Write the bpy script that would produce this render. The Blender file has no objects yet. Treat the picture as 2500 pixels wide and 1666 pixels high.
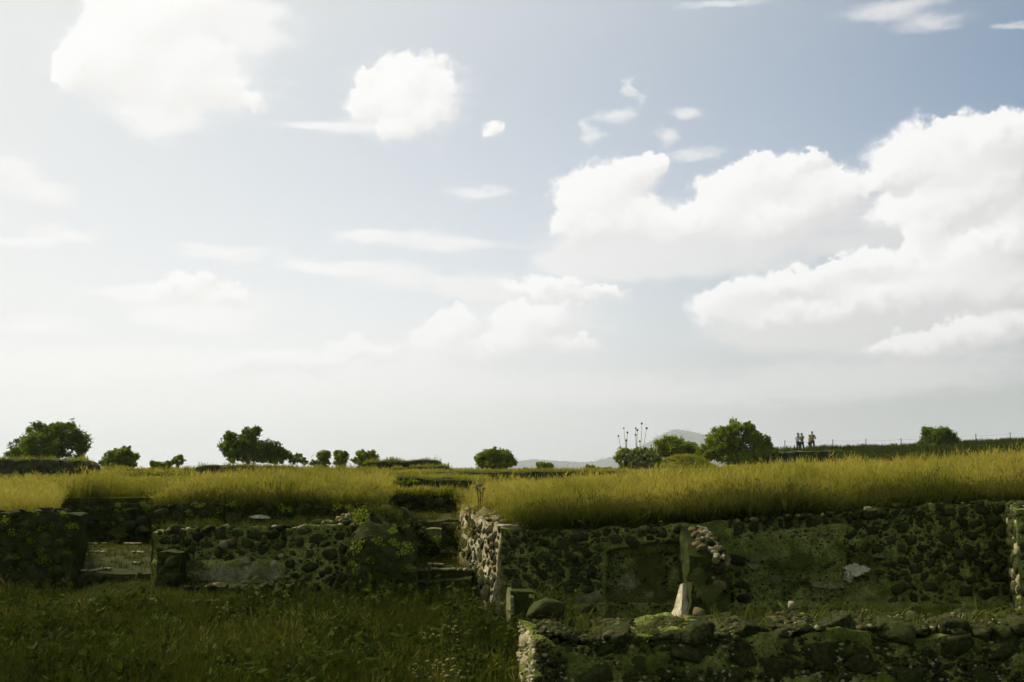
import bpy, math, random
import numpy as np
from mathutils import Vector, Matrix, Euler

# ------------------------------------------------------------------ camera, sky, sun, exposure
SC = bpy.context.scene
COL = SC.collection
FPX = 2640.0                       # focal length in photograph pixels (2500 wide)
PITCH = math.atan(307.0 / FPX)     # camera looks slightly up
EYE = 3.1                          # eye height above the floor of the sunken court
cam_d = bpy.data.cameras.new('camera')
cam_d.sensor_width = 36.0
cam_d.lens = FPX / 2500.0 * 36.0
cam_d.clip_start = 0.1
cam_d.clip_end = 20000.0
cam = bpy.data.objects.new('camera', cam_d)
cam.location = (0, 0, EYE)
cam.rotation_euler = (math.radians(90) + PITCH, 0, 0)
COL.objects.link(cam)
SC.camera = cam

SUN_AZ = math.radians(-66)         # left of the view, a little ahead of the camera
SUN_EL = math.radians(43)
SUN_DIR = Vector((math.sin(SUN_AZ) * math.cos(SUN_EL), math.cos(SUN_AZ) * math.cos(SUN_EL), math.sin(SUN_EL)))
sun_d = bpy.data.lights.new('sun', 'SUN')
sun_d.energy = 5.0
sun_d.angle = math.radians(0.53)
sun_d.color = (1.0, 0.90, 0.74)
sun = bpy.data.objects.new('sun', sun_d)
sun.rotation_euler = (-SUN_DIR).to_track_quat('-Z', 'Y').to_euler()
sun.location = SUN_DIR * 300
COL.objects.link(sun)

SC.view_settings.view_transform = 'Standard'
SC.view_settings.look = 'None'
SC.view_settings.exposure = 0.0
SC.view_settings.gamma = 1.0
SC.view_settings.use_curve_mapping = False
SC.cycles.max_bounces = 4
SC.cycles.diffuse_bounces = 2
SC.cycles.glossy_bounces = 2
SC.cycles.transmission_bounces = 4
SC.cycles.transparent_max_bounces = 8
SC.cycles.volume_bounces = 1
SC.cycles.use_adaptive_sampling = True
SC.cycles.adaptive_threshold = 0.03
SC.cycles.adaptive_min_samples = 8
SC.cycles.use_denoising = True
SC.cycles.caustics_reflective = False
SC.cycles.caustics_refractive = False

CP, SP = math.cos(PITCH), math.sin(PITCH)


def ray(px, py):
    a = (px - 1250.0) / FPX
    b = (833.0 - py) / FPX
    return a, CP - b * SP, SP + b * CP


def at(px, py, Y):
    """world point at distance Y in front of the viewpoint, seen at photograph position px, py"""
    a, dy, dz = ray(px, py)
    k = Y / dy
    return Vector((a * k, Y, EYE + dz * k))


def azel(px, py):
    a, dy, dz = ray(px, py)
    return math.atan2(a, dy), math.atan2(dz, math.hypot(a, dy))


class NT:
    """small helper around a node tree"""

    def __init__(self, tree):
        self.t = tree
        self.t.nodes.clear()

    def new(self, typ, **kw):
        n = self.t.nodes.new(typ)
        for k, v in kw.items():
            setattr(n, k, v)
        return n

    def put(self, sock, v):
        if v is None:
            return
        if isinstance(v, bpy.types.NodeSocket):
            self.t.links.new(v, sock)
        else:
            sock.default_value = v

    def m(self, op, a, b=None, c=None, clamp=False):
        n = self.new('ShaderNodeMath', operation=op, use_clamp=clamp)
        for i, v in enumerate((a, b, c)):
            self.put(n.inputs[i], v)
        return n.outputs[0]

    def vm(self, op, a, b=None, c=None):
        n = self.new('ShaderNodeVectorMath', operation=op)
        for i, v in enumerate((a, b, c)):
            self.put(n.inputs[i], v)
        return n.outputs['Value'] if op in ('DOT_PRODUCT', 'LENGTH') else n.outputs['Vector']

    def mix(self, f, a, b, blend='MIX'):
        n = self.new('ShaderNodeMix', data_type='RGBA', blend_type=blend)
        self.put(n.inputs[0], f)
        self.put(n.inputs[6], a if isinstance(a, bpy.types.NodeSocket) else (*a, 1.0))
        self.put(n.inputs[7], b if isinstance(b, bpy.types.NodeSocket) else (*b, 1.0))
        return n.outputs[2]

    def rng(self, v, a, b, c=0.0, d=1.0, smooth=True):
        n = self.new('ShaderNodeMapRange', interpolation_type='SMOOTHSTEP' if smooth else 'LINEAR')
        for i, x in enumerate((v, a, b, c, d)):
            self.put(n.inputs[i], x)
        return n.outputs[0]

    def noise(self, vec, scale, detail=4.0, rough=0.55, color=False):
        n = self.new('ShaderNodeTexNoise')
        if vec is not None:
            self.put(n.inputs['Vector'], vec)
        n.inputs['Scale'].default_value = scale
        n.inputs['Detail'].default_value = detail
        n.inputs['Roughness'].default_value = rough
        return n.outputs['Color' if color else 'Fac']


# clouds: ellipses (x, y, half width, half height) given where they stand in the photograph; they become
# directions (azimuth, elevation) on the sky sphere
CUMULUS = [
    # large cloud, upper left
    (380, 120, 170, 120), (270, 150, 120, 85), (175, 185, 52, 40), (330, 40, 120, 80), (450, 30, 150, 80), (500, 170, 115, 85),
    (575, 220, 75, 52), (628, 245, 40, 30), (430, 230, 140, 60),
    # compact cloud, upper middle
    (1040, 185, 72, 58), (985, 205, 75, 65), (897, 200, 38, 38), (900, 250, 66, 48), (1000, 265, 120, 70), (1088, 225, 45, 52),
    (965, 312, 64, 32), (1062, 288, 62, 38),
    # small puff
    (1217, 317, 34, 24),
    # row of heaped clouds on the right
    (1430, 500, 88, 80), (1500, 455, 92, 72), (1567, 430, 64, 54), (1590, 402, 38, 28), (1530, 540, 140, 70), (1690, 560, 140, 60), (1425, 560, 80, 45),
    (1775, 485, 86, 75), (1850, 440, 88, 58), (1842, 404, 36, 28), (1930, 430, 100, 60), (1988, 402, 46, 28), (2035, 470, 86, 64),
    (1900, 530, 190, 90),
    (2250, 395, 140, 90), (2312, 325, 54, 42), (2380, 340, 96, 66), (2455, 335, 66, 60), (2400, 430, 160, 105), (2180, 435, 86, 48), (2330, 510, 200, 62),
    # long band, lower right
    (1780, 742, 105, 46), (1880, 712, 125, 52), (2000, 692, 130, 54), (2130, 655, 95, 45), (2262, 582, 54, 48), (2280, 655, 140, 66),
    (2420, 612, 125, 78), (2490, 560, 75, 66), (2200, 725, 210, 55), (2420, 705, 170, 66), (1960, 770, 240, 40),
    # lower middle
    (1345, 700, 115, 36), (1455, 722, 115, 26), (1300, 785, 84, 48), (1270, 835, 88, 42), (1370, 835, 74, 26),
    (1120, 785, 62, 36), (1088, 812, 64, 44),
    (865, 850, 72, 36), (915, 872, 90, 36), (780, 895, 90, 34), (1240, 855, 130, 52), (1310, 790, 110, 60), (1100, 840, 100, 56), (1410, 850, 70, 30),
    (2310, 830, 130, 38), (2190, 856, 80, 26), (2430, 800, 110, 46),
    (560, 905, 120, 40), (680, 885, 110, 36),
    (478, 695, 72, 36), (430, 722, 64, 32), (550, 732, 84, 30),
]
VEIL = [
    (850, 313, 120, 26), (765, 303, 100, 16), (1000, 582, 190, 26), (900, 577, 95, 20), (1140, 603, 140, 18), (900, 655, 220, 26), (1050, 685, 220, 26), (1180, 712, 150, 24),
    (770, 648, 110, 22), (180, 578, 110, 26), (60, 590, 100, 16), (20, 410, 90, 44), (110, 470, 100, 32), (540, 615, 150, 26),
    (320, 715, 130, 24), (100, 790, 120, 26), (1545, 225, 22, 40), (1500, 285, 60, 22), (1440, 325, 34, 36), (1640, 330, 46, 34),
    (1690, 270, 54, 18), (1700, 380, 80, 22), (1770, 10, 150, 16), (2180, 15, 180, 32), (2270, 52, 110, 24), (2480, 62, 60, 9),
    (560, 890, 420, 70), (900, 930, 420, 60), (1250, 950, 420, 60), (1800, 950, 520, 60), (2250, 900, 400, 70), (2300, 815, 150, 50),
    (2450, 800, 100, 44), (1690, 640, 260, 60), (400, 300, 110, 60), (560, 40, 130, 60), (1170, 470, 120, 20), (700, 890, 260, 46),
    (400, 190, 300, 130), (620, 60, 160, 90), (1000, 240, 190, 120), (1560, 570, 260, 100), (1880, 570, 300, 110), (2300, 480, 300, 150), (1990, 770, 330, 80), (2330, 720, 300, 100), (1320, 760, 230, 110), (1130, 820, 160, 70),
    (500, 740, 220, 70), (1420, 620, 160, 60), (1480, 640, 220, 60), (2360, 560, 220, 60), (2050, 800, 300, 50), (1000, 860, 200, 50), (470, 780, 160, 40), (150, 900, 420, 60), (2120, 600, 160, 30), (2000, 830, 300, 50),
]


def build_world():
    w = bpy.data.worlds.new('World')
    SC.world = w
    w.use_nodes = True
    n = NT(w.node_tree)
    sky = n.new('ShaderNodeTexSky', sky_type='NISHITA')
    sky.sun_disc = False
    sky.sun_elevation = SUN_EL
    sky.sun_rotation = SUN_AZ
    sky.altitude = 2300
    sky.air_density = 1.0
    sky.dust_density = 4.0
    sky.ozone_density = 1.0
    tc = n.new('ShaderNodeTexCoord')
    d = n.vm('NORMALIZE', tc.outputs['Generated'])
    sep = n.new('ShaderNodeSeparateXYZ')
    n.put(sep.inputs[0], d)
    az = n.m('ARCTAN2', sep.outputs[0], sep.outputs[1])
    el = n.m('ARCSINE', sep.outputs[2])
    cmb = n.new('ShaderNodeCombineXYZ')
    n.put(cmb.inputs[0], az)
    n.put(cmb.inputs[1], el)
    uv0 = cmb.outputs[0]
    k = 1.0 / FPX
    big = n.vm('SUBTRACT', n.noise(d, 26.0, 2.0, 0.5, True), (0.5, 0.5, 0.5))
    fine = n.vm('SUBTRACT', n.noise(d, 75.0, 6.0, 0.62, True), (0.5, 0.5, 0.5))
    uvc = n.vm('MULTIPLY_ADD', big, (95 * k, 70 * k, 0), uv0)
    uvc = n.vm('MULTIPLY_ADD', fine, (75 * k, 75 * k, 0), uvc)
    dv = n.vm('MULTIPLY', d, (1, 1, 2.6))
    vn = n.vm('SUBTRACT', n.noise(dv, 16.0, 5.0, 0.6, True), (0.5, 0.5, 0.5))
    uvv = n.vm('MULTIPLY_ADD', vn, (190 * k, 70 * k, 0), uv0)
    L = (-0.50, 0.86, 0)

    def field(uv, blobs, shade):
        D = S = 0.0
        for (x, y, rx, ry) in blobs:
            a, e = azel(x, y)
            ix, iy = FPX / (1.24 * rx), FPX / (1.24 * ry)
            p = n.vm('MULTIPLY_ADD', uv, (ix, iy, 0), (-a * ix, -e * iy, 0))
            wgt = n.m('MULTIPLY_ADD', n.vm('DOT_PRODUCT', p, p), -1.0, 1.0, clamp=True)
            D = n.m('MULTIPLY_ADD', wgt, wgt, D)
            if shade:
                S = n.m('MULTIPLY_ADD', n.m('MULTIPLY', n.vm('DOT_PRODUCT', p, L), wgt), wgt, S)
        return D, S

    D, S = field(uvc, CUMULUS, True)
    V, _ = field(uvv, VEIL, False)
    # the same kind of clouds goes on all round, outside the part of the sky the photograph shows
    away = n.m('MAXIMUM', n.rng(n.m('ABSOLUTE', az), 0.50, 0.62), n.rng(el, 0.46, 0.58))
    dome = n.vm('MULTIPLY', d, (1, 1, 2.0))
    gen = n.rng(n.noise(dome, 4.2, 7.0, 0.55), 0.54, 0.70)
    gen = n.m('MULTIPLY', gen, away)
    lit = n.m('DIVIDE', S, n.m('ADD', D, 0.06))
    lit01 = n.rng(lit, -0.45, 0.30)
    # crisp towards the light, ragged and soft underneath
    width = n.rng(lit, -0.40, 0.30, 1.15, 0.36)
    ac = n.m('MULTIPLY', n.rng(D, 0.0, width), 0.97)
    V = n.m('MULTIPLY_ADD', n.m('SUBTRACT', n.noise(dv, 34.0, 6.0, 0.6), 0.5), 1.1, V)
    av = n.m('MULTIPLY', n.rng(V, 0.05, 1.25), 0.74)
    toward = n.vm('DOT_PRODUCT', d, tuple(SUN_DIR))
    col_c = n.mix(lit01, n.mix(n.rng(toward, 0.05, 0.6), (5.6, 5.5, 5.4), (6.9, 6.8, 6.65)), (7.75, 7.7, 7.55))
    # thin high veil, brightest towards the sun, and haze low over the plain
    veil = n.rng(toward, 0.16, 0.76, 0.04, 0.92, smooth=False)
    sk = n.mix(veil, n.mix(1.0, sky.outputs[0], (1.05, 1.06, 0.96), 'MULTIPLY'), (6.65, 6.68, 6.45))
    low = n.m('MULTIPLY', n.rng(el, 0.37, 0.0, 0.0, 1.0), 0.88)
    hazec = n.mix(n.rng(toward, 0.0, 0.52), (3.75, 3.68, 3.55), (7.7, 7.5, 7.2))
    sk = n.mix(low, sk, hazec)
    c = n.mix(av, sk, n.mix(n.rng(toward, 0.05, 0.6), (6.0, 5.9, 5.75), (7.75, 7.65, 7.45)))
    c = n.mix(gen, c, (6.3, 6.2, 6.1))
    c = n.mix(n.m('MULTIPLY', ac, n.rng(el, 0.02, 0.17, 0.45, 1.0)), c, col_c)
    bg = n.new('ShaderNodeBackground')
    n.put(bg.inputs[0], c)
    bg.inputs[1].default_value = 0.13
    out = n.new('ShaderNodeOutputWorld')
    n.put(out.inputs[0], bg.outputs[0])
    w.cycles.sampling_method = 'MANUAL'
    w.cycles.sample_map_resolution = 512


build_world()

# ------------------------------------------------------------------ helpers
RNG = random.Random(7)
NR = np.random.default_rng(11)


def _hash(i, j, k, seed):
    h = (i * 374761393 + j * 668265263 + k * 2147483647 + seed * 974634777) & 0xFFFFFFFF
    h = ((h ^ (h >> 13)) * 1274126177) & 0xFFFFFFFF
    h = h ^ (h >> 16)
    return (h & 0xFFFFFF) / float(0xFFFFFF)


def vnoise(p, scale=1.0, seed=0, octaves=3):
    """value noise in -1..1 for an (n,3) array of points"""
    p = np.asarray(p, dtype=float)
    out = np.zeros(len(p))
    amp, tot = 1.0, 0.0
    for o in range(octaves):
        q = p * scale * (2 ** o) + 17.3 * o
        i = np.floor(q).astype(np.int64)
        f = q - i
        f = f * f * (3 - 2 * f)
        v = np.zeros(len(p))
        for dx in (0, 1):
            for dy in (0, 1):
                for dz in (0, 1):
                    w = (f[:, 0] if dx else 1 - f[:, 0]) * (f[:, 1] if dy else 1 - f[:, 1]) * (f[:, 2] if dz else 1 - f[:, 2])
                    v += w * _hash(i[:, 0] + dx, i[:, 1] + dy, i[:, 2] + dz, seed + o)
        out += amp * (v * 2 - 1)
        tot += amp
        amp *= 0.5
    return out / tot


def mesh(name, verts, faces, mat, smooth=True):
    me = bpy.data.meshes.new(name)
    verts = np.asarray(verts, dtype=float).reshape(-1, 3)
    me.from_pydata(verts.tolist(), [], [list(map(int, f)) for f in faces])
    if mat:
        me.materials.append(mat)
    if smooth:
        me.polygons.foreach_set('use_smooth', [True] * len(me.polygons))
    me.update()
    return me


def obj(name, me, parent=None, loc=(0, 0, 0)):
    o = bpy.data.objects.new(name, me)
    COL.objects.link(o)
    o.location = loc
    if parent:
        o.parent = parent
        o.location = Vector(loc) - Vector(parent.location) if parent.get('_abs', True) else Vector(loc)
    return o


def tag(o, label=None, cat=None, group=None, kind=None):
    for k, v in (('label', label), ('category', cat), ('group', group), ('kind', kind)):
        if v:
            o[k] = v
    return o


GROUPS = {'stone_wall': 'ruined stone walls', 'rubble_heap': 'heaps of fallen rubble', 'tree': 'trees along the skyline', 'bush': 'bushes along the skyline',
          'shrub': 'shrubs among the ruins and along the skyline', 'flowering_weed': 'flowering weeds in the court'}


def thing(name, label, cat, loc, group=None):
    o = bpy.data.objects.new(name, None)
    o.empty_display_size = 0.2
    o.location = loc
    COL.objects.link(o)
    group = group or GROUPS.get(name)
    return tag(o, label, cat, group, 'thing')


def part(name, verts, faces, mat, parent, smooth=True):
    """mesh part given in world coordinates, parented to a thing (unrotated)"""
    base = np.array(parent.location if parent.parent is None else Vector(parent.location) + Vector(parent.parent.location))
    me = mesh(name, np.asarray(verts, dtype=float) - base, faces, mat, smooth)
    o = bpy.data.objects.new(name, me)
    COL.objects.link(o)
    o.parent = parent
    return o


def lerp_table(tab, x):
    xs = [t[0] for t in tab]
    ys = [t[1] for t in tab]
    return np.interp(x, xs, ys)


def grid_faces(nu, nv, off=0, flip=False):
    """faces of a grid whose vertex index is off + i*(nv+1)+j"""
    i, j = np.meshgrid(np.arange(nu), np.arange(nv), indexing='ij')
    a = off + i * (nv + 1) + j
    q = np.stack([a, a + nv + 1, a + nv + 2, a + 1], axis=-1).reshape(-1, 4)
    if flip:
        q = q[:, ::-1]
    return q.tolist()


# ------------------------------------------------------------------ materials
MATS = {}


def surf(name, build, rough=0.95, spec=0.08, bump=None, trans=0.0):
    """build(n, pos, rnd) -> colour socket; bump(n, pos) -> height socket"""
    m = bpy.data.materials.new(name)
    m.use_nodes = True
    n = NT(m.node_tree)
    geo = n.new('ShaderNodeNewGeometry')
    info = n.new('ShaderNodeObjectInfo')
    col = build(n, geo.outputs['Position'], info.outputs['Random'])
    b = n.new('ShaderNodeBsdfPrincipled')
    n.put(b.inputs['Base Color'], col if isinstance(col, bpy.types.NodeSocket) else (*col, 1.0))
    b.inputs['Roughness'].default_value = rough
    b.inputs['Specular IOR Level'].default_value = spec
    if bump:
        bn = n.new('ShaderNodeBump')
        bn.inputs['Strength'].default_value = bump[0]
        bn.inputs['Distance'].default_value = bump[1]
        n.put(bn.inputs['Height'], bump[2](n, geo.outputs['Position']))
        n.put(b.inputs['Normal'], bn.outputs[0])
    res = b.outputs[0]
    if trans > 0:
        t = n.new('ShaderNodeBsdfTranslucent')
        n.put(t.inputs[0], col if isinstance(col, bpy.types.NodeSocket) else (*col, 1.0))
        mx = n.new('ShaderNodeMixShader')
        mx.inputs[0].default_value = trans
        n.put(mx.inputs[1], b.outputs[0])
        n.put(mx.inputs[2], t.outputs[0])
        res = mx.outputs[0]
    out = n.new('ShaderNodeOutputMaterial')
    n.put(out.inputs[0], res)
    MATS[name] = m
    return m


def c_stone(dark, light, moss, mossamt):
    def f(n, pos, rnd):
        base = n.mix(rnd, dark, light)
        spk = n.rng(n.noise(pos, 22.0, 5.0, 0.65), 0.42, 0.68)
        base = n.mix(n.m('MULTIPLY', spk, 0.35), base, (0.12, 0.115, 0.04))
        ms = n.rng(n.noise(pos, 4.5, 4.0, 0.6), 0.50, 0.66)
        return n.mix(n.m('MULTIPLY', ms, mossamt), base, moss)
    return f


def b_rough(scale):
    return lambda n, pos: n.noise(pos, scale, 6.0, 0.65)


surf('basalt', c_stone((0.012, 0.016, 0.004), (0.038, 0.044, 0.012), (0.042, 0.058, 0.008), 0.40), bump=(1.0, 0.04, b_rough(16.0)))
surf('tezontle', c_stone((0.070, 0.055, 0.022), (0.18, 0.14, 0.06), (0.09, 0.10, 0.022), 0.55), bump=(1.0, 0.03, b_rough(20.0)))
surf('pale_stone', c_stone((0.20, 0.185, 0.09), (0.38, 0.34, 0.19), (0.13, 0.14, 0.04), 0.45), bump=(1.0, 0.02, b_rough(20.0)))


def c_mortar(a, b, moss, mossamt, dirt):
    def f(n, pos, rnd):
        base = n.mix(n.rng(n.noise(pos, 3.2, 6.0, 0.62), 0.34, 0.66), a, b)
        base = n.mix(n.m('MULTIPLY', n.rng(n.noise(pos, 22.0, 6.0, 0.75), 0.44, 0.60), 0.70), base, dirt)
        ms = n.rng(n.noise(pos, 1.5, 5.0, 0.65), 0.44, 0.62)
        return n.mix(n.m('MULTIPLY', ms, mossamt), base, moss)
    return f


surf('mortar', c_mortar((0.13, 0.155, 0.024), (0.29, 0.31, 0.075), (0.065, 0.086, 0.010), 0.58, (0.030, 0.034, 0.008)), bump=(1.0, 0.06, b_rough(14.0)))
surf('lime_mortar', c_mortar((0.26, 0.22, 0.105), (0.68, 0.63, 0.44), (0.22, 0.17, 0.06), 0.60, (0.10, 0.085, 0.035)), bump=(1.0, 0.05, b_rough(14.0)))
surf('old_plaster', c_mortar((0.065, 0.072, 0.014), (0.13, 0.135, 0.034), (0.045, 0.058, 0.008), 0.75, (0.030, 0.032, 0.009)), bump=(0.8, 0.04, b_rough(9.0)))
surf('pale_plaster', c_mortar((0.13, 0.135, 0.048), (0.29, 0.285, 0.145), (0.075, 0.088, 0.020), 0.75, (0.07, 0.068, 0.028)), bump=(0.8, 0.04, b_rough(12.0)))
surf('white_plaster', c_mortar((0.50, 0.46, 0.30), (0.66, 0.62, 0.45), (0.30, 0.28, 0.14), 0.5, (0.24, 0.22, 0.12)), bump=(0.6, 0.03, b_rough(12.0)))
surf('dark_wall', c_mortar((0.026, 0.033, 0.007), (0.060, 0.066, 0.015), (0.034, 0.046, 0.006), 0.75, (0.014, 0.016, 0.004)), bump=(1.0, 0.06, b_rough(10.0)))


def c_soil(n, pos, rnd):
    base = n.mix(n.rng(n.noise(pos, 0.7, 6.0, 0.6), 0.36, 0.66), (0.025, 0.034, 0.005), (0.060, 0.060, 0.014))
    return n.mix(n.m('MULTIPLY', n.rng(n.noise(pos, 9.0, 5.0, 0.7), 0.5, 0.7), 0.5), base, (0.09, 0.078, 0.025))


def c_turf(n, pos, rnd):
    base = n.mix(n.rng(n.noise(pos, 0.5, 6.0, 0.6), 0.36, 0.66), (0.10, 0.110, 0.014), (0.22, 0.19, 0.036))
    return n.mix(n.m('MULTIPLY', n.rng(n.noise(pos, 7.0, 5.0, 0.7), 0.5, 0.7), 0.5), base, (0.06, 0.07, 0.018))


surf('soil', c_soil, bump=(1.0, 0.08, b_rough(6.0)))
surf('turf', c_turf, bump=(1.0, 0.10, b_rough(5.0)))
surf('plain', lambda n, pos, r: n.mix(n.rng(n.noise(pos, 0.02, 5.0, 0.6), 0.4, 0.6), (0.06, 0.075, 0.03), (0.13, 0.12, 0.05)))
surf('hill', lambda n, pos, r: n.mix(n.rng(n.noise(pos, 0.011, 6.0, 0.7), 0.42, 0.60), (0.035, 0.05, 0.025), (0.11, 0.115, 0.055)))


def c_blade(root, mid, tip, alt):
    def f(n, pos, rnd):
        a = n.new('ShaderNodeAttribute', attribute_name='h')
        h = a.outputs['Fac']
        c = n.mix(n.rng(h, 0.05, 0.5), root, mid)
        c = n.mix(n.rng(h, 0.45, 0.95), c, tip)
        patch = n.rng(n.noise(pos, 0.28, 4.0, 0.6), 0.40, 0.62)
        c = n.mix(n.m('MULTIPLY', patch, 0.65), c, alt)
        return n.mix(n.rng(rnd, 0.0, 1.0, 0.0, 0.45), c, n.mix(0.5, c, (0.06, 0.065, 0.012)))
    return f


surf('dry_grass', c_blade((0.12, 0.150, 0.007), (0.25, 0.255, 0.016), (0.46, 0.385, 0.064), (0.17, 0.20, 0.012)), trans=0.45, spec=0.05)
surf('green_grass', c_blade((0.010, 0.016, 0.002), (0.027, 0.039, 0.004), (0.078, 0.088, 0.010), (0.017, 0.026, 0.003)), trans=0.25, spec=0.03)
surf('dull_straw', lambda n, pos, r: n.mix(r, (0.12, 0.12, 0.02), (0.26, 0.23, 0.05)), trans=0.3)
surf('moss_grass', c_blade((0.035, 0.048, 0.005), (0.085, 0.100, 0.012), (0.15, 0.150, 0.024), (0.055, 0.070, 0.008)), trans=0.3, spec=0.03)
surf('straw', lambda n, pos, r: n.mix(r, (0.30, 0.24, 0.09), (0.20, 0.19, 0.06)), trans=0.3)


def c_leaf(a, b):
    def f(n, pos, rnd):
        c = n.mix(n.rng(n.noise(pos, 1.6, 4.0, 0.6), 0.35, 0.65), a, b)
        return n.mix(n.m('MULTIPLY', n.rng(n.noise(pos, 11.0, 2.0, 0.5), 0.45, 0.7), 0.5), c, tuple(1.4 * v for v in b))
    return f


surf('leaf_dark', c_leaf((0.078, 0.125, 0.007), (0.150, 0.205, 0.014)), trans=0.42, spec=0.05, rough=0.8)
surf('leaf_mid', c_leaf((0.125, 0.180, 0.010), (0.230, 0.270, 0.020)), trans=0.45, spec=0.05, rough=0.8)
surf('leaf_light', c_leaf((0.17, 0.215, 0.020), (0.29, 0.31, 0.040)), trans=0.45, spec=0.05, rough=0.8)
surf('weed_leaf', c_leaf((0.022, 0.034, 0.003), (0.050, 0.066, 0.007)), trans=0.3, spec=0.04, rough=0.8)
surf('bark', lambda n, pos, r: n.mix(n.rng(n.noise(pos, 8.0, 5.0, 0.6), 0.4, 0.65), (0.035, 0.03, 0.018), (0.085, 0.075, 0.05)), bump=(0.8, 0.03, b_rough(14.0)))
surf('stalk', lambda n, pos, r: (0.30, 0.27, 0.15))
surf('seed', lambda n, pos, r: (0.045, 0.042, 0.018))
surf('cactus', c_leaf((0.06, 0.085, 0.025), (0.11, 0.135, 0.045)), spec=0.2, rough=0.6)
surf('post', lambda n, pos, r: n.mix(r, (0.16, 0.14, 0.11), (0.26, 0.23, 0.19)))
surf('wire', lambda n, pos, r: (0.22, 0.21, 0.19), rough=0.6, spec=0.3)
surf('skin', lambda n, pos, r: (0.30, 0.18, 0.11), rough=0.6, spec=0.2)
surf('hair', lambda n, pos, r: (0.025, 0.020, 0.014), rough=0.6)
surf('shirt_blue', lambda n, pos, r: n.mix(n.rng(n.noise(pos, 9.0, 3.0), 0.4, 0.6), (0.42, 0.48, 0.58), (0.50, 0.56, 0.64)))
surf('shirt_olive', lambda n, pos, r: n.mix(n.rng(n.noise(pos, 9.0, 3.0), 0.4, 0.6), (0.10, 0.11, 0.045), (0.15, 0.15, 0.07)))
surf('shirt_cream', lambda n, pos, r: n.mix(n.rng(n.noise(pos, 9.0, 3.0), 0.4, 0.6), (0.52, 0.45, 0.28), (0.60, 0.52, 0.34)))
surf('jacket', lambda n, pos, r: n.mix(n.rng(n.noise(pos, 9.0, 3.0), 0.4, 0.6), (0.15, 0.125, 0.06), (0.21, 0.17, 0.085)))
surf('trousers_dark', lambda n, pos, r: n.mix(n.rng(n.noise(pos, 9.0, 3.0), 0.4, 0.6), (0.022, 0.028, 0.026), (0.035, 0.042, 0.038)))
surf('trousers_khaki', lambda n, pos, r: n.mix(n.rng(n.noise(pos, 9.0, 3.0), 0.4, 0.6), (0.055, 0.065, 0.035), (0.085, 0.09, 0.05)))
surf('straw_hat', lambda n, pos, r: (0.13, 0.105, 0.05))
surf('shoe', lambda n, pos, r: (0.03, 0.025, 0.02))

# ------------------------------------------------------------------ ground, terraces, hills
def smooth(a, b, x):
    t = np.clip((np.asarray(x, dtype=float) - a) / (b - a), 0, 1)
    return t * t * (3 - 2 * t)


def sheet(name, ys, x0f, x1f, nx, hf, mat, skirt=None, edges='FLRB', kind='structure', noise_amp=0.04, nscale=1.2):
    """height field between x0f(y) and x1f(y); side skirts drop to height skirt"""
    P = []
    for y in ys:
        xs = np.linspace(x0f(y), x1f(y), nx + 1)
        P.append(np.stack([xs, np.full(nx + 1, y), np.zeros(nx + 1)], -1))
    P = np.array(P)
    flat = P.reshape(-1, 3)
    flat[:, 2] = hf(flat[:, 0], flat[:, 1]) + noise_amp * vnoise(flat * [1, 1, 0], nscale, 3)
    nv = nx
    faces = grid_faces(len(ys) - 1, nv, flip=True)
    V = flat.tolist()

    def add_skirt(idx):
        base = len(V)
        for i in idx:
            V.append([V[i][0], V[i][1], skirt])
        for k in range(len(idx) - 1):
            faces.append([idx[k], idx[k + 1], base + k + 1, base + k])

    if skirt is not None:
        nyy = len(ys)
        if 'F' in edges:
            add_skirt([j for j in range(nx + 1)])
        if 'B' in edges:
            add_skirt([(nyy - 1) * (nx + 1) + j for j in range(nx + 1)][::-1])
        if 'L' in edges:
            add_skirt([i * (nx + 1) for i in range(nyy)][::-1])
        if 'R' in edges:
            add_skirt([i * (nx + 1) + nx for i in range(nyy)])
    o = obj(name, mesh(name, V, faces, mat))
    o['kind'] = kind
    return o


def h_ground(x, y):
    r = np.hypot(x, y)
    return -11.0 * smooth(130, 320, r) - 11.0 * smooth(400, 4000, r)


# the floor of the sunken court, running out to the horizon as one sheet
gx = np.concatenate([-np.geomspace(9000, 20, 32), np.linspace(-19, 19, 60), np.geomspace(20, 9000, 32)])
gy = np.concatenate([-np.geomspace(9000, 10, 20), np.linspace(-9, 34, 90), np.geomspace(35, 9000, 44)])
GX, GY = np.meshgrid(gx, gy, indexing='ij')
gp = np.stack([GX.ravel(), GY.ravel(), np.zeros(GX.size)], -1)
gp[:, 2] = h_ground(gp[:, 0], gp[:, 1]) + np.where(np.hypot(gp[:, 0], gp[:, 1]) < 60, 0.07, 0.8) * vnoise(gp * [1, 1, 0], 0.8, 5)
ground = obj('ground', mesh('ground', gp, grid_faces(len(gx) - 1, len(gy) - 1), MATS['soil']))
ground['kind'] = 'structure'


def embank(x, y):
    # bank on the right that carries the fence; x position seen from the viewpoint as a slope x/y
    s = x / np.maximum(y, 1)
    return smooth(0.205, 0.235, s) * (0.85 * smooth(82, 90, y) + 0.75 * smooth(86, 104, y)) + 0.35 * smooth(0.36, 0.46, s) * smooth(60, 95, y)


def h_right(x, y):
    x = np.asarray(x)
    return 1.83 + 0.05 * np.clip(x + 0.2, 0, 22) + 0.02 * np.clip(x - 21.8, 0, 60) + embank(x, y)


def h_right_left(y):
    return float(np.interp(y, [22.7, 26.4, 30, 60, 140], [0.10, -0.85, -1.0, -1.3, -3.0]))


def h_left(x, y):
    return 2.15 + 0.0 * x


def h_back(x, y):
    return 2.70 - 0.06 * smooth(-10, 5, x) + 0.0 * y


def left_right_edge(y):
    return float(np.interp(y, [23, 50, 62], [-2.75, -5.9, -6.6]))


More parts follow.
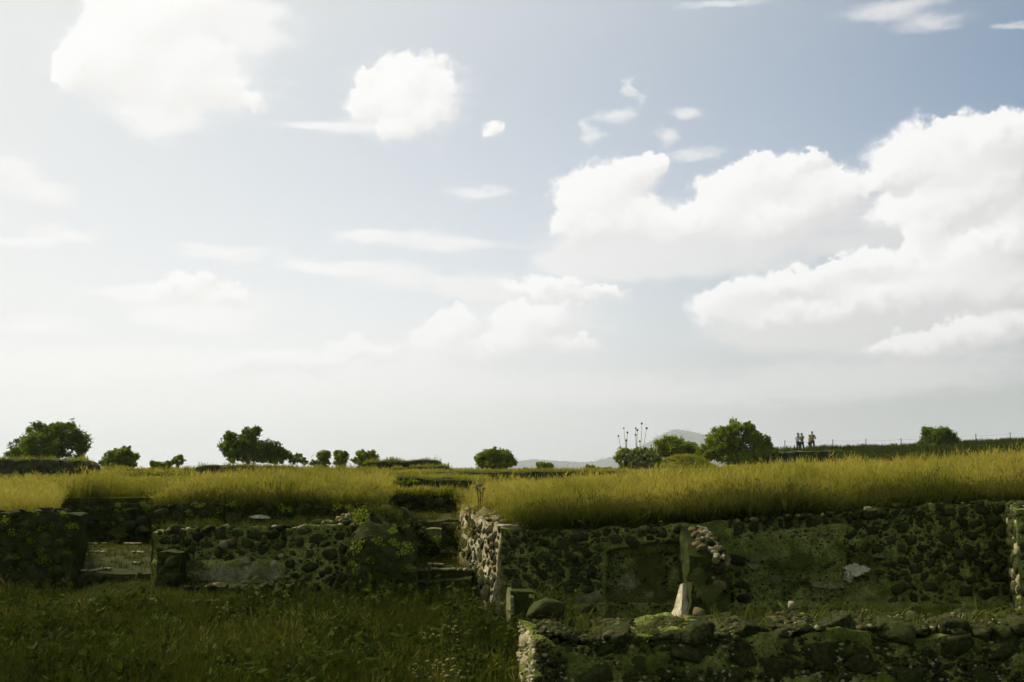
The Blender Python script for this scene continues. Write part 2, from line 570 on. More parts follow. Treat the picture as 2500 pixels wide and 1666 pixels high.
sheet('terrace', np.concatenate([np.linspace(22.75, 34, 24), np.geomspace(35, 140, 40)]), h_right_left, lambda y: 75.0, 90, h_right, MATS['turf'], -1.0)
xl = at(370, 1300, 23.4).x
sheet('terrace', np.linspace(23.65, 34, 16), lambda y: xl, left_right_edge, 16, h_left, MATS['turf'], -0.5)
sheet('terrace', np.linspace(33.8, 63, 24), lambda y: -60.0, left_right_edge, 60, lambda x, y: h_left(x, y) - 0.004, MATS['turf'], -0.5)
xk = at(172, 1300, 24.0).x
sheet('terrace', np.linspace(24.3, 34, 12), lambda y: -60.0, lambda y: (162 - 1250) / FPX * y - .1, 30, lambda x, y: h_left(x, y) - 0.20, MATS['turf'], -0.5)
sheet('terrace', np.linspace(34.4, 63, 16), lambda y: left_right_edge(y) + 0.05, lambda y: h_right_left(y) - 0.02, 8, lambda x, y: 1.98 + 0.45 * smooth(43.8, 44.3, y), MATS['turf'], -0.5)
sheet('terrace', np.concatenate([[61.5], np.linspace(63, 140, 30)]), lambda y: -110.0, lambda y: 13.0, 90, h_back, MATS['turf'], -1.0)


# far hills
RIDGE = [(900, 1156), (1100, 1150), (1200, 1138), (1270, 1126), (1310, 1123), (1360, 1127), (1420, 1130), (1450, 1127), (1480, 1119), (1510, 1112), (1550, 1098), (1585, 1080),
         (1615, 1062), (1640, 1051), (1662, 1049), (1690, 1054), (1720, 1062), (1760, 1084), (1820, 1110), (1900, 1135), (2100, 1150), (2600, 1156)]
HY = 6400.0
cols = np.linspace(900, 2600, 171)
rows = np.linspace(-1900, 1900, 29)
hv = []
for c in cols:
    py = lerp_table(RIDGE, c)
    p = at(c, py, HY)
    for r in rows:
        f = math.exp(-(r / 850.0) ** 2)
        hv.append([p.x * (1 + r / HY), HY + r, -24.0 + (p.z + 24.0) * f])
hv = np.array(hv)
hv[:, 2] += 5.0 * vnoise(hv * [1, 1, 0], 0.006, 8) * (hv[:, 2] > -18)
hill = obj('hill', mesh('hill', hv, grid_faces(len(cols) - 1, len(rows) - 1, flip=True), MATS['hill']))
hill['kind'] = 'structure'

# ------------------------------------------------------------------ ruined walls
def ico(sub):
    t = (1 + 5 ** 0.5) / 2
    v = [(-1, t, 0), (1, t, 0), (-1, -t, 0), (1, -t, 0), (0, -1, t), (0, 1, t), (0, -1, -t), (0, 1, -t), (t, 0, -1), (t, 0, 1), (-t, 0, -1), (-t, 0, 1)]
    f = [(0, 11, 5), (0, 5, 1), (0, 1, 7), (0, 7, 10), (0, 10, 11), (1, 5, 9), (5, 11, 4), (11, 10, 2), (10, 7, 6), (7, 1, 8),
         (3, 9, 4), (3, 4, 2), (3, 2, 6), (3, 6, 8), (3, 8, 9), (4, 9, 5), (2, 4, 11), (6, 2, 10), (8, 6, 7), (9, 8, 1)]
    v = [np.array(p) / np.linalg.norm(p) for p in v]
    for _ in range(sub):
        cache, nf = {}, []

        def mid(a, b):
            k = (min(a, b), max(a, b))
            if k not in cache:
                m = v[a] + v[b]
                v.append(m / np.linalg.norm(m))
                cache[k] = len(v) - 1
            return cache[k]
        for a, b, c in f:
            ab, bc, ca = mid(a, b), mid(b, c), mid(c, a)
            nf += [(a, ab, ca), (b, bc, ab), (c, ca, bc), (ab, bc, ca)]
        f = nf
    return np.array(v), f


ICO0, ICO1, ICO2 = ico(0), ico(1), ico(2)


def stone_shape(sub, seed, square=0.55):
    v, f = ICO1 if sub == 1 else ICO2
    rr = np.random.default_rng(seed)
    # push towards a box, then cut with a few random planes for broken facets
    p = np.sign(v) * np.abs(v) ** square
    p = p / np.abs(p).max(axis=1, keepdims=True) * (0.62 + 0.38 * np.linalg.norm(v * [1, 1, 1], axis=1, keepdims=True)) * (0.35 + 0.65 / np.maximum(np.linalg.norm(p, axis=1, keepdims=True), 1e-3) * 1.0)
    p = p / np.abs(p).max(axis=0)
    for _ in range(13):
        d = rr.normal(size=3)
        d /= np.linalg.norm(d)
        lim = rr.uniform(0.58, 0.95)
        over = np.maximum(p @ d - lim, 0)
        p = p - 0.95 * over[:, None] * d
    p = p / np.abs(p).max(axis=0)
    p = p + 0.08 * np.stack([vnoise(p, 1.6, seed * 3 + k) for k in range(3)], -1)
    return p, f


STONES = {}
for mname in ('basalt', 'tezontle', 'pale_stone'):
    STONES[mname] = [mesh('stone', *stone_shape(1, s), MATS[mname]) for s in range(10)]
BIG = [mesh('stone', *stone_shape(2, 40 + s), MATS['basalt']) for s in range(8)]
BIGT = [mesh('stone', *stone_shape(2, 60 + s), MATS['tezontle']) for s in range(4)]


def place_stone(parent, pos, half, rot, meshes=None, name='stone'):
    me = RNG.choice(meshes or STONES['basalt'])
    o = bpy.data.objects.new(name, me)
    COL.objects.link(o)
    o.parent = parent
    o.location = Vector(pos) - Vector(parent.location)
    o.rotation_euler = rot
    o.scale = half
    return o


class Frame:
    """a wall face: runs from A to B on plan, depth runs away from the viewer side"""

    def __init__(self, A, B):
        self.A = np.array(A[:2], dtype=float)
        d = np.array(B[:2], dtype=float) - self.A
        self.len = float(np.linalg.norm(d))
        self.u = d / self.len
        self.n = np.array([-self.u[1], self.u[0]])     # to the back
        self.ang = math.atan2(self.u[1], self.u[0])

    def w(self, s, d, z):
        s, d, z = np.broadcast_arrays(np.asarray(s, float), np.asarray(d, float), np.asarray(z, float))
        return np.stack([self.A[0] + self.u[0] * s + self.n[0] * d, self.A[1] + self.u[1] * s + self.n[1] * d, z], -1)


def frontal(px0, px1, Y, py=1400):
    return Frame(at(px0, py, Y), at(px1, py, Y))


def top_from_px(fr, Y, tab):
    """top profile given as photograph points -> table (s, z)"""
    out = []
    for px, py in tab:
        p = at(px, py, Y)
        out.append(((p.x - fr.A[0]) * fr.u[0] + (p.y - fr.A[1]) * fr.u[1], p.z))
    return out


def wall_body(name, parent, fr, thick, z0, top, mat, res=0.08, amp=0.035, face=None, batter=0.0, skew0=0.0, skew1=0.0, seed=1, nscale=3.0, topamp=0.05, dome=0.0, drop=0.0):
    ns = max(2, int(fr.len / res))
    h = max(t[1] for t in top) - z0
    nz = max(2, int(h / res))
    nd = max(2, int(thick / (res * 1.3)))
    s = np.linspace(0, fr.len, ns + 1)
    t = np.linspace(0, 1, nz + 1)
    dd = np.linspace(0, thick, nd + 1)
    zt = lerp_table(top, s)
    zt = zt + topamp * vnoise(np.stack([s, 0 * s + seed, 0 * s], -1), 2.2, seed)
    V, Fc = [], []

    def emit(S, D, Z, nu, nv, flip):
        sk = skew0 * (1 - S / fr.len) * (D / thick) + skew1 * (S / fr.len) * (D / thick)
        p = fr.w(S + sk, D, Z)
        dv = np.stack([vnoise(p, nscale, seed + 10 * k, 3) for k in range(3)], -1) * amp
        off = len(V)
        V.extend((p + dv).tolist())
        Fc.extend(grid_faces(nu, nv, off, flip))

    S, T = np.meshgrid(s, t, indexing='ij')
    Z = z0 + T * (zt[:, None] - drop - z0)
    D = (-batter * (1 - T))
    if face is not None:
        D = D - face(S, Z)
    emit(S.ravel(), D.ravel(), Z.ravel(), ns, nz, False)
    S2, D2 = np.meshgrid(s, dd, indexing='ij')
    Z2 = np.repeat(zt[:, None], nd + 1, 1) + dome * np.sin(np.pi * D2 / thick) - drop * (1 - D2 / thick) ** 1.6
    emit(S2.ravel(), D2.ravel(), Z2.ravel(), ns, nd, False)
    for end in (0, 1):
        D3, T3 = np.meshgrid(dd, t, indexing='ij')
        S3 = np.full_like(D3, fr.len * end)
        Z3 = z0 + T3 * (zt[-1 if end else 0] - drop * (1 - D3 / thick) ** 1.6 - z0)
        emit(S3.ravel(), (D3 - batter * (1 - T3) * (1 - D3 / thick)).ravel(), Z3.ravel(), nd, nz, end == 0)
    S4, T4 = np.meshgrid(s, t, indexing='ij')
    Z4 = z0 + T4 * (zt[:, None] - z0)
    emit(S4.ravel(), np.full(S4.size, thick), Z4.ravel(), ns, nz, True)
    return part(name, V, Fc, mat, parent)


def stone_face(parent, fr, s0, s1, z0, z1, size=0.22, fill=0.9, inside=None, proud=0.35, meshes=None, depth=0.0, cap=300, face=None, asp=1.3):
    """stones of mixed sizes packed into a wall face without overlapping, larger ones first"""
    placed = []
    extra_v, extra_f = [], []
    area = max(0.0, (s1 - s0) * (z1 - z0))
    cell = size * 2.2
    grid = {}
    for k, (lo, hi, tries) in enumerate(((1.15, 1.7, 4.0), (0.8, 1.15, 14.0), (0.5, 0.8, 30.0), (0.28, 0.5, 34.0))):
        for _ in range(int(tries * fill * area / (size * size))):
            h = size * RNG.uniform(lo, hi) * 0.5
            w = h * RNG.uniform(0.9, 1.75) * asp / 1.3
            c, z = RNG.uniform(s0 + w * .6, max(s0 + w * .6, s1 - w * .6)), RNG.uniform(z0, z1 - h * .6)
            if inside is not None and not inside(c, z):
                continue
            gi, gj = int(c / cell), int(z / cell)
            ok = True
            for i in (-1, 0, 1):
                for j in (-1, 0, 1):
                    for (c2, z2, w2, h2) in grid.get((gi + i, gj + j), ()):
                        if ((c - c2) / ((w + w2) * 1.0)) ** 2 + ((z - z2) / ((h + h2) * 1.0)) ** 2 < 1.0:
                            ok = False
                            break
            if not ok:
                continue
            grid.setdefault((gi, gj), []).append((c, z, w, h))
            placed.append((c, z, w, h))
            dp = min(w, h) * .8
            d = depth + dp * (1 - 2 * proud) * 0.8 - (face(np.array([c]), np.array([z]))[0] if face else 0)
            rot = (RNG.uniform(-.2, .2), RNG.uniform(-.6, .6), fr.ang + RNG.uniform(-.2, .2))
            if k < 3 and len(placed) <= cap:
                place_stone(parent, fr.w(c, d, z), (w * 1.04, dp, h * 1.04), rot, meshes)
            else:                                  # the smallest ones, too small to pick apart, are joined
                me = RNG.choice(STONES['basalt'])
                q = np.array([v.co[:] for v in me.vertices]) * [w * 1.04, dp, h * 1.04]
                q = q @ np.array(Euler(rot).to_matrix()).T + fr.w(c, d, z)
                o_ = len(extra_v)
                extra_v.extend(q.tolist())
                extra_f.extend([[i + o_ for i in p.vertices] for p in me.polygons])
    if extra_v:
        part('small_stones', extra_v, extra_f, (meshes or STONES['basalt'])[0].materials[0], parent)['kind'] = 'stuff'
    return len(placed)


def stone_top(parent, fr, s0, s1, d0, d1, top, size=0.2, fill=0.7, meshes=None, lift=0.25, inside=None):
    s = s0
    while s < s1:
        d = d0
        while d < d1:
            w = size * RNG.uniform(0.6, 1.35)
            if RNG.random() < fill and (inside is None or inside(s, d)):
                z = float(lerp_table(top, s)) + w * (lift - 0.25)
                place_stone(parent, fr.w(s + RNG.uniform(-.3, .3) * size, d + RNG.uniform(-.3, .3) * size, z), (w * 0.5 * RNG.uniform(.8, 1.3), w * 0.5, w * RNG.uniform(.26, .42)),
                            (RNG.uniform(-.25, .25), RNG.uniform(-.25, .25), RNG.uniform(0, 6.28)), meshes)
            d += size * 1.08
        s += size * 1.08


def pebbles(parent, fr, s0, s1, z0, z1, count, size, mat, depth=0.0, inside=None, face=None):
    V, Fc = [], []
    v0, f0 = ICO0
    for _ in range(count):
        s, z = RNG.uniform(s0, s1), RNG.uniform(z0, z1)
        if inside and not inside(s, z):
            continue
        r = size * RNG.uniform(0.5, 1.4)
        q = v0 * np.array([r * RNG.uniform(.7, 1.5), r * .7, r * RNG.uniform(.6, 1.1)]) * (1 + 0.25 * NR.normal(size=(12, 1)))
        dd = depth - (face(np.array([s]), np.array([z]))[0] if face else 0)
        off = len(V)
        V.extend((q + fr.w(s, dd, z)).tolist())
        Fc.extend([(a + off, b + off, c + off) for a, b, c in f0])
    if V:
        o = part('pebbles', V, Fc, mat, parent)
        o['kind'] = 'stuff'


def pebbles_top(parent, fr, s0, s1, d0, d1, top, count, size, mat):
    V, Fc = [], []
    v0, f0 = ICO0
    for _ in range(count):
        s, d = RNG.uniform(s0, s1), RNG.uniform(d0, d1)
        r = size * RNG.uniform(0.4, 1.5)
        q = v0 * np.array([r * RNG.uniform(.7, 1.5), r, r * RNG.uniform(.5, .9)]) * (1 + 0.25 * NR.normal(size=(12, 1)))
        off = len(V)
        V.extend((q + fr.w(s, d, float(lerp_table(top, s)) + .03 + .03 * math.sin(9 * s))).tolist())
        Fc.extend([(a + off, b + off, c + off) for a, b, c in f0])
    part('pebbles', V, Fc, mat, parent)['kind'] = 'stuff'


def patch(parent, fr, Y, px, py, rw, rh, mat, proud=0.05, thick=0.04, seed=0, rough=0.28, name='plaster_or_lit_patch', depth=0.0):
    """irregular slab of surviving plaster, or of painted sunlight on the jamb, on a wall face; px, py, half sizes in photograph pixels"""
    c = at(px, py, Y)
    cs = (c.x - fr.A[0]) * fr.u[0] + (c.y - fr.A[1]) * fr.u[1]
    k = Y / FPX
    n, rings = 72, 5
    rr = np.random.default_rng(seed + int(px))
    ph = rr.uniform(0, 6.28, 6)
    V, Fc = [], []
    ang = np.linspace(0, 2 * np.pi, n, endpoint=False)
    rad = 1 + rough * (np.sin(2 * ang + ph[0]) * .5 + np.sin(3 * ang + ph[1]) * .5 + np.sin(5 * ang + ph[2]) * .4 + np.sin(9 * ang + ph[3]) * .3 + np.sin(14 * ang + ph[4]) * .25 + np.sin(23 * ang + ph[5]) * .22) + 0.35 * rough * rr.normal(size=n) * .5
    V.append(fr.w(cs, depth - proud, c.z).tolist())
    for r in range(1, rings + 1):
        q = r / rings
        S = cs + rw * k * rad * np.cos(ang) * q
        Z = c.z + rh * k * rad * np.sin(ang) * q
        p = fr.w(S, depth - proud, Z)
        p[:, 1] += 0.012 * vnoise(p, 5.0, seed)
        V.extend(p.tolist())
    p = fr.w(cs + rw * k * rad * np.cos(ang), depth - proud + thick + 0.05, c.z + rh * k * rad * np.sin(ang))
    V.extend(p.tolist())
    for j in range(n):
        Fc.append((0, 1 + j, 1 + (j + 1) % n))
    for r in range(rings):
        a, b = 1 + r * n, 1 + (r + 1) * n
        for j in range(n):
            Fc.append((a + j, b + j, b + (j + 1) % n, a + (j + 1) % n))
    return part(name, V, Fc, mat, parent, smooth=False)


def heap(name, label, px, py, Y, rw, rh, count, meshes, mat, size=0.14, base_z=None):
    """loose stones lying on a low mound"""
    c = at(px, py, Y)
    k = Y / FPX
    R, H = rw * k, rh * k
    zb = base_z if base_z is not None else c.z - H
    t = thing(name, label, 'rubble', (c.x, c.y, zb))
    V, Fc = [(c.x, c.y, zb + H)], []
    n, rings = 20, 6
    for r in range(1, rings + 1):
        q = r / rings
        for j in range(n):
            a = 2 * math.pi * j / n
            w = 1 + 0.2 * math.sin(3 * a + px)
            V.append((c.x + R * w * q * math.cos(a), c.y + 0.6 * R * w * q * math.sin(a), zb - 0.05 + H * (1 - q * q) ** 1.2 + 0.03 * math.sin(7 * a + r)))
    for j in range(n):
        Fc.append((0, 1 + j, 1 + (j + 1) % n))
    for r in range(rings - 1):
        for j in range(n):
            a, b = 1 + r * n, 1 + (r + 1) * n
            Fc.append((a + j, b + j, b + (j + 1) % n, a + (j + 1) % n))
    part('mound', V, Fc, mat, t)
    for i in range(count):
        a, q = RNG.uniform(0, 6.28), RNG.random() ** 0.6
        w = size * RNG.uniform(0.5, 1.3)
        x, y = c.x + R * q * math.cos(a), c.y + 0.6 * R * q * math.sin(a)
        z = zb + H * max(0, 1 - q * q) ** 1.2 + w * 0.1
        place_stone(t, (x, y, z), (w * .6, w * .5, w * .42), (RNG.uniform(-.5, .5), RNG.uniform(-.5, .5), RNG.uniform(0, 6.28)), meshes)
    return t


def pxs(fr, px, Y):
    p = at(px, 1400, Y)
    return (p.x - fr.A[0]) * fr.u[0] + (p.y - fr.A[1]) * fr.u[1]


def pz(py, Y):
    return at(1250, py, Y).z


# ---- nearest wall, lower right
YF = 12.0
fr = Frame(at(1310, 1540, YF), at(2900, 1540, YF))
t = thing('stone_wall', 'nearest thick rubble wall of big dark stones along the lower right edge', 'wall', (at(1960, 1540, YF).x, YF, 0))
ftop = [(-1, 1.25), (0.0, 1.28), (0.6, 1.22), (1.6, 1.25), (2.3, 1.27), (3.3, 1.32), (4.5, 1.30), (6.5, 1.34), (9, 1.30)]
wall_body('mortar_core', t, fr, 1.25, 0, ftop, MATS['mortar'], res=0.06, amp=0.11, skew0=-0.16, seed=3, topamp=0.15, dome=-0.05, nscale=4.0)
stone_face(t, fr, 0.02, fr.len, 0.50, 1.24, size=0.23, fill=1.3, proud=0.27, meshes=BIG, cap=220)
stone_top(t, fr, 0.15, fr.len, 0.10, 1.2, ftop, size=0.20, fill=0.85, meshes=BIG + BIG + BIGT[:1], lift=0.20)
pebbles_top(t, fr, 0.05, fr.len, 0.0, 1.2, ftop, 500, 0.03, MATS['pale_stone'])
pebbles_top(t, fr, 0.05, fr.len, 0.0, 1.2, ftop, 2200, 0.045, MATS['basalt'])
pebbles_top(t, fr, 0.05, fr.len, 0.0, 1.2, ftop, 500, 0.045, MATS['tezontle'])
pebbles(t, fr, 0, fr.len, 0.5, 1.26, 500, 0.017, MATS['pale_stone'], depth=-0.02)
pebbles(t, fr, 0, fr.len, 0.5, 1.26, 1600, 0.026, MATS['basalt'], depth=-0.015)
# the end of it, towards the sun
fe = Frame(fr.w(-0.16, 1.22, 0), fr.w(0.0, 0.0, 0))
stone_face(t, fe, 0.05, fe.len - 0.05, 0.3, 1.22, size=0.17, fill=0.8, proud=0.25, meshes=STONES['pale_stone'], cap=60)
pebbles(t, fe, 0, fe.len, 0.3, 1.25, 150, 0.025, MATS['pale_stone'], depth=-0.02)
place_stone(t, fr.w(0.10, 0.95, 1.42), (0.22, 0.2, 0.16), (0.1, 0.1, 0.4), BIG)
for s_, d_, w_ in ((0.9, 0.12, .2), (1.25, 0.5, .16), (1.72, 0.06, .22), (2.35, 0.1, .2), (2.6, 0.6, .16), (3.3, .2, .2), (3.9, .08, .24), (4.6, .15, .2), (5.3, .1, .22)):
    place_stone(t, fr.w(s_, d_, float(lerp_table(ftop, s_)) + w_ * 0.12), (w_ * 1.05, w_ * .8, w_ * .62), (RNG.uniform(-.2, .2), RNG.uniform(-.2, .2), RNG.uniform(0, 6)), BIG)

# ---- wall under the right terrace, with niche, pilaster and plaster
YR = 22.5
fr = frontal(1222, 2466, YR)
t = thing('retaining_wall', 'long plastered stone wall with niche and pilaster below the right grass terrace', 'wall', (at(1850, 1400, YR).x, YR, 0))
rtop = top_from_px(fr, YR, [(1200, 1298), (1222, 1298), (1260, 1294), (1330, 1302), (1400, 1300), (1500, 1292), (1600, 1286), (1680, 1282), (1750, 1276), (1850, 1267),
                            (2000, 1256), (2100, 1250), (2150, 1238), (2300, 1230), (2480, 1222)])
S = lambda px: pxs(fr, px, YR)
Zr = lambda py: pz(py, YR)


def sstep(a, b, x):
    q = np.clip((x - a) / (b - a), 0, 1)
    return q * q * (3 - 2 * q)


def rface(s, z):
    e = 0.05
    # niche with a low arched head
    head = Zr(1345) + (Zr(1325) - Zr(1345)) * np.clip((s - S(1470)) / (S(1600) - S(1470)), 0, 1)
    niche = sstep(S(1478), S(1490), s) * (1 - sstep(S(1668), S(1676), s)) * (1 - sstep(head - e, head, z))
    # shallow ledge on the right part: the top course sits back
    led = Zr(1312) + (Zr(1272) - Zr(1312)) * np.clip((s - S(1790)) / (S(2160) - S(1790)), 0, 1)
    ledge = sstep(S(1785), S(1800), s) * (1 - sstep(S(2170), S(2180), s)) * sstep(led, led + e, z)
    hole = np.exp(-(((s - S(2112)) / (S(2150) - S(2112))) ** 4) - (((z - Zr(1398)) / (Zr(1350) - Zr(1398))) ** 4))
    hole2 = np.exp(-(((s - S(1952)) / (S(1980) - S(1952))) ** 4) - (((z - Zr(1440)) / (Zr(1424) - Zr(1440))) ** 4))
    foot = 0.10 * (1 - sstep(Zr(1478), Zr(1470), z))
    return -0.22 * niche - 0.10 * ledge - 0.14 * hole - 0.12 * hole2 + foot


wall_body('mortar_core', t, fr, 0.55, -0.05, rtop, MATS['mortar'], res=0.045, amp=0.055, face=rface, seed=5, topamp=0.10, nscale=4.5)
stone_face(t, fr, S(1226), S(1470), Zr(1430), Zr(1296), size=0.155, fill=1.1, proud=0.24, cap=90)
stone_face(t, fr, S(1300), S(1470), Zr(1500), Zr(1425), size=0.18, fill=0.25, proud=0.25, cap=20, face=rface)
stone_face(t, fr, S(1470), S(1676), Zr(1322), Zr(1290), size=0.15, fill=0.9, proud=0.36, cap=30)
stone_face(t, fr, S(1780), S(2075), Zr(1306), Zr(1268), size=0.15, fill=0.75, proud=0.30, cap=40, face=rface,
           inside=lambda s, z: z > Zr(1306) + (Zr(1270) - Zr(1306)) * (s - S(1780)) / (S(2160) - S(1780)))
stone_face(t, fr, S(2070), S(2462), Zr(1400), Zr(1232), size=0.155, fill=1.0, proud=0.24, cap=105,
           inside=lambda s, z: not (S(2075) < s < S(2150) and z < Zr(1345)) and z < lerp_table(rtop, s) - 0.06)
stone_face(t, fr, S(2160), S(2462), Zr(1492), Zr(1402), size=0.16, fill=0.4, proud=0.2, cap=30)
stone_face(t, fr, S(1780), S(1832), Zr(1490), Zr(1350), size=0.2, fill=0.8, proud=0.25, cap=16)
stone_top(t, fr, S(1226), S(2460), 0.06, 0.2, rtop, size=0.16, fill=0.62, meshes=STONES['basalt'] + STONES['tezontle'][:3] + STONES['pale_stone'][:2], lift=0.15)
pebbles(t, fr, S(1226), S(1470), Zr(1440), Zr(1300), 700, 0.022, MATS['basalt'], depth=-0.01)
pebbles(t, fr, S(2070), S(2460), Zr(1420), Zr(1240), 900, 0.022, MATS['basalt'], depth=-0.01)
pebbles(t, fr, S(1780), S(2070), Zr(1490), Zr(1270), 500, 0.024, MATS['basalt'], depth=0.0, face=rface)
pebbles(t, fr, S(1480), S(1670), Zr(1490), Zr(1350), 350, 0.024, MATS['basalt'], depth=0.0, face=rface)
for px, py, rw, rh, m, dp in ((1345, 1452, 12, 20, 'pale_plaster', 0), (1398, 1463, 34, 11, 'pale_plaster', 0), (1442, 1459, 26, 14, 'pale_plaster', 0), (1395, 1490, 24, 15, 'old_plaster', 0),
                              (1560, 1455, 78, 26, 'old_plaster', .22), (1535, 1425, 26, 24, 'pale_plaster', .22), (1592, 1395, 36, 44, 'old_plaster', .22), (1585, 1452, 20, 10, 'pale_plaster', .22),
                              (1850, 1362, 26, 9, 'pale_plaster', 0), (1838, 1382, 12, 8, 'pale_plaster', 0), (1892, 1414, 13, 12, 'pale_plaster', 0),
                              (1940, 1372, 46, 18, 'old_plaster', -.005), (2086, 1392, 26, 16, 'white_plaster', -.03), (2070, 1408, 12, 12, 'pale_plaster', -.03), (2145, 1357, 14, 6, 'pale_plaster', 0),
                              (1990, 1424, 16, 6, 'pale_plaster', -.02), (2030, 1430, 34, 7, 'pale_plaster', -.02), (1640, 1500, 24, 5, 'pale_plaster', 0)):
    patch(t, fr, YR, px, py, rw, rh, MATS[m], depth=dp, seed=3)
# broken cross wall projecting from it
frp = frontal(1684, 1780, YR - 1.35)
ptop = top_from_px(frp, YR, [(1640, 1284), (1700, 1290), (1728, 1300), (1750, 1322), (1768, 1352), (1790, 1395)])
pil = wall_body('cross_wall', t, frp, 1.4, -0.05, ptop, MATS['dark_wall'], res=0.06, amp=0.12, seed=9, topamp=0.10, batter=0.10, nscale=2.6, drop=0.5)
for i in range(70):
    q_, d_ = RNG.random(), RNG.uniform(.0, 1.3)
    s_ = frp.len * (.25 + .8 * q_)
    z_ = float(lerp_table(ptop, s_)) - .42 * (1 - d_ / 1.4) ** 1.6
    w_ = RNG.uniform(.09, .19)
    place_stone(t, frp.w(s_, d_, z_ + .02), (w_ * .6, w_ * .55, w_ * .42), (RNG.uniform(-.5, .5), RNG.uniform(-.5, .5), RNG.uniform(0, 6)), STONES['tezontle'] + STONES['pale_stone'][:3] + STONES['basalt'][:6])
stone_face(t, frp, frp.len * .55, frp.len, .5, 1.35, size=.13, fill=.8, proud=.3, cap=26, meshes=STONES['tezontle'] + STONES['basalt'] + STONES['pale_stone'][:3], inside=lambda s, z: z < lerp_table(ptop, s) - .5)
for px, py, rw, rh in ((1706, 1420, 16, 40), (1735, 1450, 22, 26)):
    patch(t, frp, YR - 1.35, px, py, rw, rh, MATS['old_plaster'], depth=-.05, seed=6)
# surviving white plaster leaning from the foot of the pilaster
fin = [at(1667, 1424, YR - .62 - .46), at(1676, 1432, YR - .62 - .48), at(1678, 1468, YR - .62 - .52), at(1686, 1474, YR - .62 - .52), at(1696, 1468, YR - .62 - .52), at(1691, 1490, YR - .62 - .56), at(1676, 1500, YR - .62 - .60), at(1662, 1512, YR - .62 - .72),
       at(1648, 1510, YR - .62 - .66), at(1630, 1511, YR - .62 - .30), at(1644, 1488, YR - .62 - .26), at(1652, 1458, YR - .62 - .24), at(1660, 1428, YR - .62 - .24)]
fin_c = at(1664, 1480, YR - .62 - .58)
part('plaster_fin', [fin_c] + fin + [p + Vector((.10, .10, -.01)) for p in fin], [(0, 1 + (i + 1) % 13, 1 + i) for i in range(13)] + [(1 + i, 1 + (i + 1) % 13, 14 + (i + 1) % 13, 14 + i) for i in range(13)], MATS['white_plaster'], t, smooth=False)
place_stone(t, at(1706, 1500, YR - 1.75), (.13, .12, .12), (0, 0, 1), STONES['tezontle'])
# return wall at the far right
t2 = thing('stone_wall', 'short stone wall jutting forward at the right edge of the photo', 'wall', (at(2490, 1400, 21.5).x, 21.5, 0))
fr2 = Frame(at(2468, 1400, 22.45), at(2488, 1400, 20.6))
wall_body('mortar_core', t2, fr2, 0.8, -0.05, [(0, 2.38), (fr2.len, 2.30)], MATS['mortar'], res=0.07, amp=0.03, seed=12)
stone_face(t2, fr2, 0.05, fr2.len, 0.3, 2.25, size=0.2, fill=0.8, proud=0.3, cap=70, meshes=STONES['basalt'] + STONES['pale_stone'][:3])
stone_top(t2, fr2, 0.1, fr2.len, 0.08, 0.75, [(0, 2.36), (fr2.len, 2.28)], size=0.2, fill=0.6)

fr3 = Frame(fr2.w(fr2.len, 0, 0), fr2.w(fr2.len, .8, 0))
stone_face(t2, fr3, .03, .77, .1, 2.25, size=.2, fill=.8, proud=.3, cap=40)

# ---- lit side wall of the passage
A = at(1126, 1400, 26.2)
B = at(1224, 1400, 22.64)
fc = Frame(A, B)
t3 = thing('stone_wall', 'sunlit battered wall end with white mortar and dark stones beside the passage', 'wall', ((A.x + B.x) / 2, (A.y + B.y) / 2, 0))
ctop = [(0, 2.20), (fc.len * .5, 2.05), (fc.len, 1.86)]
wall_body('mortar_core', t3, fc, 0.62, -0.05, ctop, MATS['lime_mortar'], res=0.06, amp=0.05, seed=15, batter=0.25, topamp=0.06)
cface = lambda s, z: 0.25 * (1 - np.clip((z + .05) / (lerp_table(ctop, s) + .05), 0, 1))
stone_face(t3, fc, fc.len * .30, fc.len - .05, 0.62, 1.86, size=0.15, fill=0.55, proud=0.26, cap=110, face=cface)
stone_face(t3, fc, 0.1, fc.len * .4, 0.3, 2.0, size=0.17, fill=0.3, proud=0.25, cap=40, meshes=STONES['tezontle'] + STONES['basalt'], face=cface)
stone_face(t3, fc, fc.len * .2, fc.len, 0.02, 0.75, size=0.24, fill=0.9, proud=0.4, cap=60, face=cface)
stone_top(t3, fc, 0.05, fc.len, 0.05, 0.6, ctop, size=0.2, fill=0.6, meshes=STONES['pale_stone'] + STONES['tezontle'])

# ---- small upright block by the passage
fb = Frame(at(1247, 1500, 19.5), at(1302, 1500, 19.5))
t4 = thing('door_jamb', 'small squared stone jamb standing alone left of the nearest wall', 'jamb', (fb.w(.2, .2, 0)[0], 19.6, 0))
wall_body('stone_block', t4, fb, 0.5, -0.05, [(0, 0.91), (fb.len, 0.90)], MATS['dark_wall'], res=0.05, amp=0.012, seed=18, topamp=0.01, skew0=-0.07)
fbe = Frame(fb.w(-0.075, .5, 0), fb.w(-0.005, 0, 0))
patch(t4, fbe, 19.7, 1245, 1482, 40, 44, MATS['pale_plaster'], proud=0.012, thick=0.01, seed=2, rough=0.08)  # pale patch puts the block's sunlit left edge into the colour
tag(part('paving_slab', *(lambda c, k: ([(c.x + k * 0.34 * math.cos(a) * (1 + .2 * math.sin(3 * a)), c.y + k * .85 * math.sin(a), 0.11) for a in np.linspace(0, 6.283, 14, endpoint=False)] +
                                      [(c.x + k * 0.36 * math.cos(a) * (1 + .2 * math.sin(3 * a)), c.y + k * .87 * math.sin(a), -0.1) for a in np.linspace(0, 6.283, 14, endpoint=False)],
                                      [tuple(range(14))] + [(i, i + 14, (i + 1) % 14 + 14, (i + 1) % 14) for i in range(14)]))(at(1222, 1545, 19.4), 1.0), MATS['tezontle'], t4, smooth=False), None)

